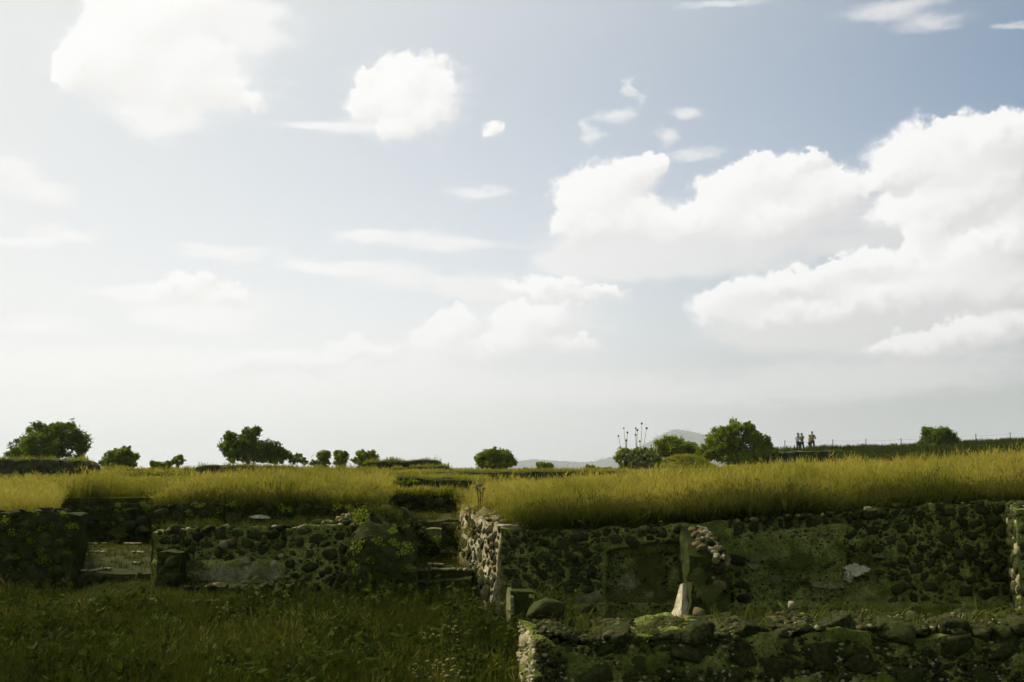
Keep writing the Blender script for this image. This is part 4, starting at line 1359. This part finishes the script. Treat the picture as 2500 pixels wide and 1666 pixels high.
def court_keep(x, y):
    px = x / y * FPX + 1250
    m = (px < 1268) | (y > 13.4)
    m &= ~((x > f2.A[0] + .1) & (x < f2.A[0] + f2.len - .05) & (y > 20.6))
    m &= ~((x > fs.A[0] - .1) & (x < fs.A[0] + fs.len) & (y > 21.9))
    m &= ~((x > fl.A[0] - .1) & (x < fl.A[0] + fl.len) & (y > 22.2))
    m &= ~((px > 1225) & (px < 1310) & (y > 19.2) & (y < 20.2))
    m &= ~((np.abs(x - at(1222, 1545, 19.4).x) < .45) & (np.abs(y - 19.4) < 1.0))
    m &= ~((px > 1120) & (y > 20.7 + .6 * (x + 1)))
    return m


P = [rand_pts(9500, left_edge, lambda y: 0.9, 9.8, 23.4, lambda x, y: 0 * x, .85, keep=court_keep)]
scatter('rank_grass', 'dark green rank grass filling the sunken court at lower left', 'grass', np.concatenate(P), LIB['green'], .6, 1.25)
P = [rand_pts(620, left_edge, lambda y: 0.9, 11.5, 22.5, lambda x, y: 0 * x, .85, keep=lambda x, y: court_keep(x, y) & (vnoise(np.stack([x, y, 0 * x], -1), .35, 33) > .05))]
scatter('dry_stalks', 'thin dry seed stalks standing in the court grass', 'grass', np.concatenate(P), LIB['stalks'], .6, 1.0)
P = [rand_pts(420, h_right_left, right_edge, 23, 50, h_right, 1.2), rand_pts(160, lambda y: xl, left_right_edge, 23.7, 34, h_left, 1.0)]
scatter('dry_stalks', 'taller dry seed stalks rising out of the terrace grass', 'grass', np.concatenate(P), LIB['stalks'], .8, 1.15)
P = [rand_pts(380, left_edge, lambda y: 0.9, 10.5, 22.5, lambda x, y: 0 * x + .25, .85, keep=lambda x, y: court_keep(x, y) & (vnoise(np.stack([x, y, 0 * x], -1), .45, 37) > .12))]
scatter('court_weeds', 'leafy weeds mixed into the court grass', 'ground cover', np.concatenate(P), LIB['weed'], .6, 1.4)
P = [rand_pts(900, left_edge, lambda y: 0.9, 11.5, 22.4, lambda x, y: 0 * x, .7, keep=lambda x, y: court_keep(x, y) & (vnoise(np.stack([x, y, 0 * x], -1), .5, 41) > -.1))]
scatter('tall_weeds', 'tall dark leafy weeds tangled through the court grass', 'weeds', np.concatenate(P), LIB['tallweed'], .7, 1.35)
P = [rand_pts(1500, lambda y: .6, right_edge, 13.5, 21.6, lambda x, y: 0 * x, .8)]
scatter('rank_grass', 'dark green grass behind the nearest wall', 'grass', np.concatenate(P), LIB['green'], .35, .65)
# scrub on the bank below the fence, and creepers on the ruins
green_zone = lambda x, y: (y > dry_limit(x / y) - 1) & ((y < 90) | (x / y > .27) | (NR.random(len(x)) < .25))
P = [rand_pts(7500, lambda y: 0.225 * y, lambda y: .50 * y, 34, 112, h_right, 1.0, keep=green_zone)]
scatter('rank_grass', 'dark green grass on the bank under the fence', 'grass', np.concatenate(P), LIB['greenfar'], .7, 1.3)
P = [rand_pts(2600, lambda y: 0.215 * y, lambda y: .50 * y, 42, 108, h_right, .8, keep=lambda x, y: green_zone(x, y) & (NR.random(len(x)) < .8))]
scatter('ground_cover', 'dark green low scrub covering the bank under the fence', 'ground cover', np.concatenate(P), LIB['scrub'], .35, .75)
P = []
for f, tab, d0, n_ in ((fs, stop_, -.12, 26), (fa, atop, -.06, 60), (fq, qtop, -.06, 20), (fm, mtop, -.08, 40), (fbk, btop, -.08, 50), (fu, utop, -.08, 60)):
    s = NR.uniform(0, f.len, n_)
    zt = lerp_table(tab, s)
    P.append(f.w(s, np.full(n_, d0), zt - (zt - .3) * NR.random(n_) ** 1.3 * .9))
scatter('creeper', 'small dark leafy weeds rooted in the shaded walls of the left ruins', 'ground cover', np.concatenate(P), LIB['weed'], .25, .7, tilt=.5)
P = [hv[np.abs(hv[:, 1] - HY) < 480][NR.integers(0, int((np.abs(hv[:, 1] - HY) < 480).sum()), 2600)] + NR.normal(0, 1, (2600, 3)) * [14, 28, .1]]
q = P[0]
q = q[(q[:, 2] > -9)]
scatter('far_wood', 'tiny distant trees dotting the hazy hills', 'wood', q, LIB['farscrub'], 1.4, 4.2)


# ------------------------------------------------------------------ trees and bushes
def tube(path, radii, seg=7):
    V, Fc = [], []
    for i, (p, r) in enumerate(zip(path, radii)):
        p = Vector(p)
        d = (Vector(path[min(i + 1, len(path) - 1)]) - Vector(path[max(i - 1, 0)])).normalized()
        a = d.cross(Vector((0.3, 1, 0.1))).normalized()
        b = d.cross(a)
        for k in range(seg):
            t_ = 2 * math.pi * k / seg
            V.append(p + a * math.cos(t_) * r + b * math.sin(t_) * r)
    for i in range(len(path) - 1):
        for k in range(seg):
            Fc.append((i * seg + k, i * seg + (k + 1) % seg, (i + 1) * seg + (k + 1) % seg, (i + 1) * seg + k))
    Fc.append(tuple(range((len(path) - 1) * seg, len(path) * seg)))
    return [tuple(v) for v in V], Fc


def tree(name, label, cat, Y, lobes, base, leaf='leaf_mid', n=6000, size=0.16, seed=1, clumps=16, gap=.35, trunk=True, group=None, ground_z=None, depth=.8):
    """lobes: (px, py, half width, half height) of the foliage masses; base: photograph x of the stem"""
    rr = np.random.default_rng(seed)
    k = Y / FPX
    zb = ground_z if ground_z is not None else pz(lobes[0][1] + lobes[0][3], Y)
    b = at(base, 1140, Y)
    t = thing(name, label, cat, (b.x, Y, zb), group)
    area = np.array([l[2] * l[3] for l in lobes], float)
    num = np.maximum(200, n * area / area.sum()).astype(int)
    Q = []
    for (px, py, rw, rh), m in zip(lobes, num):
        c = np.array(at(px, py, Y + rr.uniform(-.2, .2) * rw * k))
        R = np.array([rw * k, depth * rw * k, rh * k])
        nc = max(7, int(1.7 * clumps * (rw * rh) / area.max()) + 5)
        cd = rr.normal(size=(nc, 3))
        cd /= np.linalg.norm(cd, axis=1, keepdims=True)
        cr = rr.uniform(.50, .98, (nc, 1))
        cc = c + cd * R * cr
        cs = rr.uniform(.16, .36, nc) * min(R[0], R[2]) * 1.15
        which = rr.integers(0, nc, m)
        d = rr.normal(size=(m, 3))
        d /= np.linalg.norm(d, axis=1, keepdims=True)
        pos = cc[which] + d * (cs[which] * (rr.random(m) ** .45) * rr.choice([1, 1, 1, 1.15, 1.55], m))[:, None]
        # a loose filling inside
        fill = int(m * (1 - gap) * .62)
        dd = rr.normal(size=(fill, 3))
        dd /= np.linalg.norm(dd, axis=1, keepdims=True)
        pos = np.concatenate([pos, c + dd * R * (rr.random((fill, 1)) ** .45) * .78])
        pos = pos[pos[:, 2] > zb + .02]
        Q.append(pos)
    pos = np.concatenate(Q)
    q = leaf_cards(len(pos), size, rr) + pos[:, None, :]
    part('crown', q.reshape(-1, 3), [(4 * i, 4 * i + 1, 4 * i + 2, 4 * i + 3) for i in range(len(pos))], MATS[leaf], t, smooth=False)
    if trunk:
        h = max(pz(l[1], Y) for l in lobes) - zb
        path = [(b.x, Y, zb - .3), (b.x + .05 * h, Y, zb + .25 * h), (b.x - .04 * h, Y + .05, zb + .55 * h), (b.x + .03 * h, Y, zb + .85 * h)]
        part('trunk', *tube(path, [.075 * h, .055 * h, .04 * h, .015 * h]), MATS['bark'], t)
        for (px, py, rw, rh) in lobes[:6]:
            e = at(px, py, Y)
            s0 = Vector(path[1])
            part('limb', *tube([s0, s0.lerp(e, .5) + Vector((0, 0, .1 * h)), e, e + (e - s0) * .08], [.04 * h, .028 * h, .018 * h, .006 * h], 5), MATS['bark'], t)
    return t


SK = 'trees and bushes along the skyline'
tree('tree', 'big round dark tree at the far left of the skyline', 'tree', 74, [(110, 1085, 62, 38), (60, 1095, 38, 30), (40, 1108, 24, 16), (100, 1050, 42, 20), (160, 1060, 36, 30), (195, 1075, 26, 28), (145, 1045, 34, 16), (200, 1105, 14, 22), (130, 1110, 70, 18)],
     118, 'leaf_dark', 15000, .17, 3, ground_z=2.6, clumps=26)
tree('tree', 'small rounded tree right of the big round one', 'tree', 72, [(290, 1120, 34, 20), (300, 1103, 20, 13), (276, 1108, 18, 12), (318, 1118, 20, 16), (252, 1130, 16, 12), (312, 1098, 11, 8), (285, 1138, 44, 12), (322, 1134, 18, 12)], 290, 'leaf_mid', 6500, .15, 4, ground_z=2.65)
tree('shrub', 'low shrub beside the small rounded tree', 'shrub', 70, [(390, 1134, 28, 8), (376, 1132, 12, 8), (410, 1132, 14, 9), (392, 1144, 34, 8)], 390, 'leaf_mid', 2500, .14, 5, ground_z=2.65)
tree('sapling', 'spindly open sapling on the skyline at left', 'shrub', 70, [(432, 1120, 9, 6), (441, 1116, 7, 5), (446, 1124, 6, 5), (424, 1128, 8, 6), (438, 1130, 8, 6)], 432, 'leaf_light', 800, .14, 6, ground_z=2.65, gap=.95)
tree('tree', 'tall uneven tree with two tops and a long falling right side', 'tree', 72, [(570, 1085, 32, 26), (560, 1068, 22, 14), (552, 1095, 18, 22), (615, 1058, 24, 16), (625, 1052, 14, 12), (610, 1085, 34, 26), (590, 1110, 44, 24), (640, 1098, 32, 24), (665, 1098, 24, 22), (690, 1110, 26, 18), (720, 1120, 24, 12), (655, 1122, 50, 12), (742, 1128, 12, 7)],
     600, 'leaf_dark', 15000, .16, 7, ground_z=2.65, clumps=22)
tree('tree', 'leftmost of the three small trees in a row', 'tree', 76, [(790, 1115, 16, 14), (798, 1108, 10, 8), (782, 1118, 10, 8), (768, 1130, 14, 8), (792, 1128, 18, 9), (785, 1142, 24, 8)], 790, 'leaf_mid', 3200, .15, 8, ground_z=2.7)
tree('tree', 'middle one of the three small trees in a row', 'tree', 75, [(832, 1118, 18, 17), (822, 1108, 9, 9), (842, 1110, 10, 9), (830, 1134, 18, 10), (832, 1144, 19, 8)], 832, 'leaf_mid', 3400, .15, 9, ground_z=2.7)
tree('tree', 'rightmost of the three small trees in a row', 'tree', 74, [(890, 1115, 22, 14), (880, 1108, 11, 9), (908, 1108, 12, 9), (872, 1126, 16, 10), (912, 1120, 12, 12), (892, 1132, 26, 9), (892, 1143, 30, 8)], 892, 'leaf_mid', 4200, .15, 10, ground_z=2.7)
tree('bush', 'dome shaped dark bush left of the hazy ridge', 'bush', 72, [(1205, 1120, 36, 24), (1200, 1105, 22, 12), (1235, 1118, 24, 18), (1180, 1125, 22, 18), (1215, 1135, 46, 14), (1245, 1128, 18, 16), (1222, 1106, 14, 9)], 1208, 'leaf_mid', 9000, .14, 11, gap=.2, ground_z=2.65, clumps=24)
tree('bush', 'small round light green bush in front of the hazy ridge', 'bush', 72, [(1327, 1138, 22, 10), (1318, 1134, 12, 7), (1340, 1138, 13, 9), (1327, 1146, 26, 6)], 1327, 'leaf_light', 3200, .12, 12, gap=.2, ground_z=2.65, trunk=False)
tree('shrub', 'wispy pale shrubs left of the boxy cactus thicket', 'shrub', 73, [(1440, 1142, 14, 7), (1462, 1146, 16, 5), (1485, 1146, 14, 6)], 1450, 'leaf_light', 1500, .13, 13, gap=.8, ground_z=2.65, trunk=False)
tree('shrub', 'wispy pale shrub beside the dome shaped bush', 'shrub', 73, [(1285, 1146, 10, 5), (1370, 1148, 10, 4)], 1285, 'leaf_light', 500, .13, 14, gap=.9, ground_z=2.65, trunk=False)
ck = tree('cactus_thicket', 'boxy thicket of green cactus below the dried flower stalks', 'cactus', 76, [(1545, 1112, 34, 18), (1520, 1118, 20, 24), (1575, 1112, 22, 18), (1560, 1135, 46, 14), (1595, 1128, 20, 22), (1530, 1104, 18, 10), (1560, 1100, 16, 8), (1535, 1138, 30, 12)], 1550, 'leaf_light', 9000, .15, 15, gap=.25, ground_z=2.65, trunk=False, clumps=22)
for i in range(70):                                  # flat pads of the cactus
    px, py = RNG.uniform(1512, 1610), RNG.uniform(1095, 1146)
    p = at(px, py, 76 - 0.9 + RNG.uniform(-.35, .3))
    if i == 0:
        v0, f0 = ICO1
        padm = mesh('pad', v0 * [1, .18, 1.25], f0, MATS['cactus'])
    o = bpy.data.objects.new('pad', padm)
    COL.objects.link(o)
    o.parent = ck
    o.location = p - Vector(ck.location)
    r = RNG.uniform(.06, .12)
    o.scale = (r, r, r)
    o.rotation_euler = (RNG.uniform(-.3, .3), RNG.uniform(-.7, .7), RNG.uniform(-.8, .8))
tree('tree', 'bushy tree before the cone shaped hill', 'tree', 84, [(1640, 1085, 38, 22), (1620, 1090, 26, 20), (1665, 1092, 34, 20), (1650, 1105, 50, 18), (1610, 1108, 26, 16), (1690, 1100, 22, 20), (1636, 1074, 18, 10)], 1645, 'leaf_mid', 10000, .16, 16, gap=.2, ground_z=2.7, clumps=22)
tree('tree', 'largest spreading tree right of the cone shaped hill', 'tree', 82, [(1785, 1085, 56, 40), (1740, 1095, 34, 32), (1800, 1045, 34, 20), (1830, 1045, 20, 16), (1770, 1060, 34, 22), (1840, 1070, 28, 26), (1865, 1078, 22, 20), (1850, 1105, 36, 26), (1790, 1120, 60, 22), (1720, 1110, 24, 22), (1876, 1095, 14, 14)],
     1790, 'leaf_mid', 20000, .17, 17, ground_z=2.75, clumps=26)
tree('shrub', 'small pale shrub at the right foot of the largest tree', 'shrub', 86, [(1892, 1102, 9, 7), (1898, 1108, 7, 5)], 1892, 'leaf_light', 700, .14, 18, gap=.7, ground_z=3.9, trunk=False)
tree('bush', 'round dark bush standing on the bank before the fence', 'bush', 98, [(2285, 1070, 40, 28), (2270, 1055, 24, 16), (2305, 1058, 26, 18), (2320, 1078, 26, 20), (2255, 1085, 24, 16), (2285, 1092, 52, 14), (2335, 1092, 14, 10)], 2285, 'leaf_dark', 13000, .16, 19, gap=.1, clumps=26, ground_z=4.9)
tree('shrub', 'tiny shrub between two fence posts', 'shrub', 104, [(2182, 1088, 8, 5), (2186, 1092, 6, 4)], 2182, 'leaf_mid', 500, .14, 20, gap=.6, ground_z=4.9, trunk=False)
tree('shrub', 'low shrub on the bank near the right edge', 'shrub', 104, [(2425, 1083, 14, 5), (2448, 1084, 9, 5)], 2425, 'leaf_mid', 900, .15, 21, gap=.6, ground_z=5.2, trunk=False)
tree('shrub', 'clump of leafy shrubs rooted above the passage at the terrace end', 'shrub', 43, [(955, 1175, 22, 14), (980, 1182, 24, 12), (940, 1190, 12, 14), (1010, 1178, 16, 8)], 960, 'leaf_dark', 3500, .09, 22, gap=.3, ground_z=2.0, trunk=False)

# yellow grass mound below the bushy tree
mc = at(1668, 1150, 79)
mv, mf = [(mc.x, 79, pz(1117, 79))], []
for r in range(1, 9):
    for j in range(28):
        a, q_ = 2 * math.pi * j / 28, r / 8
        mv.append((mc.x + 2.9 * q_ * math.cos(a) * (1 + .1 * math.sin(2 * a)), 79 + 2.2 * q_ * math.sin(a), 2.5 + (pz(1117, 79) - 2.5) * (1 - q_ ** 2) ** 1.0 + .05 * math.sin(5 * a + r)))
mf += [(0, 1 + j, 1 + (j + 1) % 28) for j in range(28)]
mf += [(1 + r * 28 + j, 29 + r * 28 + j, 29 + r * 28 + (j + 1) % 28, 1 + r * 28 + (j + 1) % 28) for r in range(7) for j in range(28)]
mound = obj('mound', mesh('mound', mv, mf, MATS['turf']))
mound['kind'] = 'structure'
mp = np.array(mv)[NR.integers(0, len(mv), 900)] + NR.normal(0, .12, (900, 3)) * [1, 1, .0] + [0, 0, -.03]
scatter('short_grass', 'yellow grass on the small mound below the bushy tree', 'grass', mp, LIB['short'], .7, 1.3)

# dried flower stalks over the cactus
ts_ = thing('flower_stalks', 'bare dried stalks with round dark seed heads above the cactus thicket', 'plant', at(1550, 1150, 77))
v0, f0 = ICO1
headm = mesh('seed_head', v0 * (1 + .12 * NR.normal(size=(len(v0), 1))), f0, MATS['seed'])
for hx, hy, bx, r in ((1510, 1065, 1519, .062), (1523, 1046, 1530, .055), (1532, 1056.5, 1526, .070), (1529.5, 1075.5, 1526, .075), (1552, 1046, 1553, .060), (1556, 1050.5, 1553, .075), (1552, 1062, 1552, .070),
                      (1567, 1034.5, 1562, .072), (1579, 1046, 1563, .078), (1562, 1078, 1562, .066), (1577, 1093, 1574, .05), (1590, 1088, 1586, .05), (1605, 1085, 1600, .05)):
    e, b = at(hx, hy, 77), at(bx, 1125, 77)
    st = part('stalk', *tube([b, b.lerp(e, .5) + Vector((.02, 0, 0)), e], [.024, .020, .014], 6), MATS['stalk'], ts_)
    o = bpy.data.objects.new('seed_head', headm)
    COL.objects.link(o)
    o.parent = st
    o.location = e - Vector(ts_.location)
    o.scale = (r, r, r * 1.05)

# flowering weeds in the court
def weed(label, px, py, Y, rw, h, n, seed, z0=0.0):
    rr = np.random.default_rng(seed)
    c = at(px, py, Y)
    t = thing('flowering_weed', label, 'weed', (c.x, Y, z0))
    V, Fc, V2, F2 = [], [], [], []
    v0, f0 = ICO0
    R = rw * Y / FPX
    for _ in range(n):
        a, q_ = rr.uniform(0, 6.283), rr.random() ** .5
        e = Vector((c.x + R * q_ * math.cos(a), Y + R * q_ * math.sin(a), z0 + h * rr.uniform(.65, 1.05)))
        b = Vector((c.x + .3 * R * q_ * math.cos(a), Y + .3 * R * q_ * math.sin(a), z0))
        v, f = tube([b, b.lerp(e, .55) + Vector((0, 0, .06)), e], [.007, .005, .003], 4)
        o = len(V)
        V += v
        Fc += [tuple(i + o for i in g) for g in f]
        for _k in range(3):
            s = rr.uniform(.012, .03)
            o = len(V2)
            V2 += (v0 * s * [1.3, 1.3, .7] + np.array(e) + rr.normal(0, .035, 3)).tolist()
            F2 += [tuple(i + o for i in g) for g in f0]
    part('stems', V, Fc, MATS['green_grass'], t)
    part('flowers', V2, F2, MATS['straw'], t)
    return t


weed('pale flowering weeds at the edge of the low left platform', 575, 1480, 19.8, 40, .62, 46, 1)
weed('small pale flowering weeds near the far left of the court', 222, 1490, 19.6, 34, .60, 26, 2)
weed('pale weeds in the middle of the court grass', 1080, 1540, 17.0, 60, .62, 20, 3)
weed('yellowish weeds at the bottom centre beside the nearest wall', 1075, 1620, 13.6, 70, .66, 26, 4)
weed('pale weeds below the stone panel of the left wall', 690, 1440, 21.2, 26, .60, 26, 5)
weed('tall pale weed on top of the sunlit wall end', 1172, 1205, 25.0, 14, .62, 12, 6, z0=2.1)

# ------------------------------------------------------------------ visitors
def skin_mesh(name, joints, edges, radii, mat, parent, root, sub=2):
    idx = {k: i for i, k in enumerate(joints)}
    me = bpy.data.meshes.new(name)
    me.from_pydata([joints[k] for k in joints], [(idx[a], idx[b]) for a, b in edges], [])
    me.materials.append(mat)
    o = bpy.data.objects.new(name, me)
    COL.objects.link(o)
    o.parent = parent
    md = o.modifiers.new('skin', 'SKIN')
    md.use_smooth_shade = True
    for k, i in idx.items():
        r = radii[k]
        me.skin_vertices[0].data[i].radius = r if isinstance(r, tuple) else (r, r)
        me.skin_vertices[0].data[i].use_root = (k == root)
    sd = o.modifiers.new('subdivision', 'SUBSURF')
    sd.levels = sd.render_levels = sub
    return o


def lathe(profile, seg=16, scale=(1, 1)):
    V, Fc = [], []
    for r, z in profile:
        for k in range(seg):
            a = 2 * math.pi * k / seg
            V.append((r * math.cos(a) * scale[0], r * math.sin(a) * scale[1], z))
    for i in range(len(profile) - 1):
        for k in range(seg):
            Fc.append((i * seg + k, i * seg + (k + 1) % seg, (i + 1) * seg + (k + 1) % seg, (i + 1) * seg + k))
    Fc.append(tuple(range((len(profile) - 1) * seg, len(profile) * seg)))
    return V, Fc


def person(label, px, py, Y, H, face, arms, top, legs, hat=None, stance=.06, long_sleeve=False, hair=True):
    """arms: (left elbow, left hand, right elbow, right hand) in units of H, figure faces -y before turning"""
    b = at(px, py, Y)
    b.z = float(h_right(b.x, Y)) + .02
    t = thing('person', label, 'person', b, 'visitors standing on the bank')
    t.rotation_euler = (0, 0, face)
    le, lh, re, rh = [tuple(H * c for c in q) for q in arms]
    J, R, E = {}, {}, []

    def add(k, p, r, prev=None):
        J[k] = p
        R[k] = r
        if prev:
            E.append((prev, k))
    add('pelvis', (0, 0, .52 * H), (.085 * H, .06 * H))
    add('waist', (0, 0, .61 * H), (.075 * H, .052 * H), 'pelvis')
    add('chest', (0, 0, .73 * H), (.09 * H, .06 * H), 'waist')
    add('neck', (0, 0, .83 * H), .032 * H, 'chest')
    add('jaw', (0, -.012 * H, .875 * H), .042 * H, 'neck')
    add('brow', (0, -.006 * H, .93 * H), .050 * H, 'jaw')
    add('crown', (0, 0, .972 * H), .036 * H, 'brow')
    add('nose', (0, -.058 * H, .905 * H), .008 * H, 'jaw')
    for s, e, h, n in ((-1, le, lh, 'l'), (1, re, rh, 'r')):
        add(n + 'shoulder', (s * .105 * H, 0, .795 * H), .034 * H, 'chest')
        add(n + 'elbow', e, .024 * H, n + 'shoulder')
        ev, hv_ = Vector(e), Vector(h)
        d = (hv_ - ev).normalized()
        side = d.cross(Vector((0, 0, 1)))
        side = side.normalized() if side.length > 1e-3 else Vector((1, 0, 0))
        add(n + 'wrist', tuple(ev.lerp(hv_, .88)), .015 * H, n + 'elbow')
        add(n + 'palm', tuple(hv_), .018 * H, n + 'wrist')
        for q, (off, ln) in enumerate(((-.020, .040), (-.008, .048), (.006, .046), (.018, .036))):
            add(n + 'f%d' % q, tuple(hv_ + side * off * H + d * ln * H), .006 * H, n + 'palm')
        add(n + 'thumb', tuple(hv_.lerp(ev, .03) + side * -.034 * H + d * .012 * H), .0065 * H, n + 'wrist')
        add(n + 'hip', (s * .05 * H, 0, .48 * H), .058 * H, 'pelvis')
        add(n + 'knee', (s * (.05 * H + stance * H * .5), -.01 * H, .28 * H), .038 * H, n + 'hip')
        add(n + 'ankle', (s * (.05 * H + stance * H), .005 * H, .045 * H), .022 * H, n + 'knee')
        add(n + 'toe', (s * (.055 * H + stance * H), -.085 * H, .016 * H), .018 * H, n + 'ankle')
    skin_mesh('body', J, E, R, MATS['skin'], t, 'pelvis')

    def clothes(name, keys, grow, mat, root, cut=None):
        jj = {k: J[k] for k in keys}
        rr = {k: tuple(c + grow for c in (R[k] if isinstance(R[k], tuple) else (R[k], R[k]))) for k in keys}
        for k, v in (cut or {}).items():
            jj[k], rr[k] = v[0], (v[1], v[1])
        ee = [(a, b_) for a, b_ in E if a in jj and b_ in jj]
        for k in (cut or {}):
            ee.append((cut[k][2], k))
        return skin_mesh(name, jj, ee, rr, mat, t, root)
    cut = {}
    for n in 'lr':
        ev, wv = Vector(J[n + 'elbow']), Vector(J[n + 'wrist'])
        if long_sleeve:
            cut[n + 'cuff'] = (tuple(ev.lerp(wv, .92)), .020 * H, n + 'elbow')
        else:
            pass
    clothes('shirt', ['pelvis', 'waist', 'chest', 'lshoulder', 'rshoulder', 'lelbow', 'relbow'], .024, MATS[top], 'pelvis', cut)
    cut = {'llow': (tuple(Vector(J['lankle']) + Vector((0, 0, .01))), .042 * H, 'lknee'), 'rlow': (tuple(Vector(J['rankle']) + Vector((0, 0, .01))), .042 * H, 'rknee')}
    clothes('trousers', ['pelvis', 'lhip', 'rhip', 'lknee', 'rknee'], .024, MATS[legs], 'pelvis', cut)
    for n in 'lr':
        a, c = Vector(J[n + 'ankle']), Vector(J[n + 'toe'])
        v0, f0 = ICO1
        m = mesh('shoe', v0 * [.028 * H, .075 * H, .022 * H] + np.array(((a + c) / 2).to_tuple()) * [1, 1, 0] + [0, 0, .018 * H], f0, MATS['shoe'])
        o = bpy.data.objects.new('shoe', m)
        COL.objects.link(o)
        o.parent = t
    for s in (-1, 1):
        o = bpy.data.objects.new('eye', mesh('eye', ICO0[0] * .006 * H + np.array([s * .02 * H, -.052 * H, .925 * H]), ICO0[1], MATS['hair']))
        COL.objects.link(o)
        o.parent = t
    if hair:
        o = bpy.data.objects.new('hair', mesh('hair', ICO2[0] * [.058 * H, .058 * H, .060 * H] * np.where(ICO2[0][:, 2:] < -.2, [.9, .9, .35], [1, 1, 1]) + np.array([0, .014 * H, .945 * H]), ICO2[1], MATS['hair']))
        COL.objects.link(o)
        o.parent = t
    if hat:
        v, f = lathe([(.062 * H, .0), (hat * H, -.006 * H), (hat * H, .0), (.062 * H, .008 * H), (.058 * H, .05 * H), (.040 * H, .066 * H)], 18, (1, 1.1))
        o = bpy.data.objects.new('hat', mesh('hat', np.array(v) + [0, 0, .955 * H], f, MATS['straw_hat']))
        COL.objects.link(o)
        o.parent = t
    return t


YP = 108.0
zfeet = 1101.5
person('person in pale blue shirt and dark trousers with a wide hat', 1949, zfeet, YP, 1.74, .5, ((-.17, .02, .64), (-.15, -.08, .52), (.16, .0, .64), (.12, -.14, .60)), 'shirt_blue', 'trousers_dark', hat=.10)
person('person in olive top raising both hands to the hat brim', 1958.5, zfeet, YP + .3, 1.72, -.7, ((-.19, -.10, .76), (-.07, -.13, .93), (.19, -.10, .76), (.08, -.13, .92)), 'shirt_olive', 'trousers_dark', hat=.10)
person('short person in cream top leaning against the tallest visitor', 1977, zfeet, YP, 1.54, .9, ((-.16, -.02, .62), (-.06, -.15, .62), (.15, -.04, .64), (.03, -.17, .66)), 'shirt_cream', 'trousers_khaki', stance=.05)
person('tallest visitor in brown jacket and dark trousers', 1984, zfeet, YP + .35, 1.90, -.5, ((-.17, -.02, .63), (-.05, -.17, .64), (.18, .02, .62), (.06, -.15, .60)), 'jacket', 'trousers_dark', long_sleeve=True, stance=.07)

# ------------------------------------------------------------------ fence on the bank
YFN = 110.0
tfn = thing('wire_fence', 'thin post and wire fence along the top of the bank', 'fence', at(2150, 1095, YFN))
tops = []
for i, (px, py0, py1) in enumerate(((1917, 1083, 1108), (2034, 1071, 1098), (2115, 1071, 1097), (2201, 1070, 1097), (2290, 1072, 1097), (2384, 1074, 1092), (2468, 1074, 1092), (2560, 1073, 1092))):
    p0 = at(px, py1 + 4, YFN)
    p0.z = float(h_right(p0.x, YFN)) - .2
    p1 = p0 + Vector((0, 0, 1.30))
    v, f = tube([p0, p0.lerp(p1, .5), p1, p1 + Vector((0, 0, .03))], [.052, .048, .045, .03], 7)
    part('post', v, f, MATS['post'], tfn)
    tops.append((p0, p1))
for fr_, sag in ((.92, .10), (.60, .10)):
    path = []
    for (a0, a1), (b0, b1) in zip(tops[:-1], tops[1:]):
        s, e = a0.lerp(a1, fr_), b0.lerp(b1, fr_)
        for k in range(8):
            q_ = k / 8
            path.append(s.lerp(e, q_) - Vector((0, 0, sag * 4 * q_ * (1 - q_))))
    path.append(tops[-1][0].lerp(tops[-1][1], fr_))
    part('wire', *tube(path, [.007] * len(path), 4), MATS['wire'], tfn)

# ------------------------------------------------------------------ haze over the plain
bx0, bx1, by0, by1, bz0, bz1 = -9100, 9100, -9100, 9100, -40, 260
hb = obj('haze', mesh('haze', [(x, y, z) for z in (bz0, bz1) for x, y in ((bx0, by0), (bx1, by0), (bx1, by1), (bx0, by1))],
                      [(3, 2, 1, 0), (4, 5, 6, 7), (0, 1, 5, 4), (1, 2, 6, 5), (2, 3, 7, 6), (3, 0, 4, 7)], None, smooth=False))
hb['kind'] = 'stuff'
hb['label'] = 'thin pale haze fading the far hills to blue'
hb['category'] = 'haze'
hm = bpy.data.materials.new('haze')
hm.use_nodes = True
hn = NT(hm.node_tree)
pv = hn.new('ShaderNodeVolumePrincipled')
pv.inputs['Color'].default_value = (0.86, 0.93, 1.0, 1.0)
pv.inputs['Density'].default_value = 0.00013
pv.inputs['Anisotropy'].default_value = 0.2
hn.put(hn.new('ShaderNodeOutputMaterial').inputs['Volume'], pv.outputs[0])
hb.data.materials.append(hm)
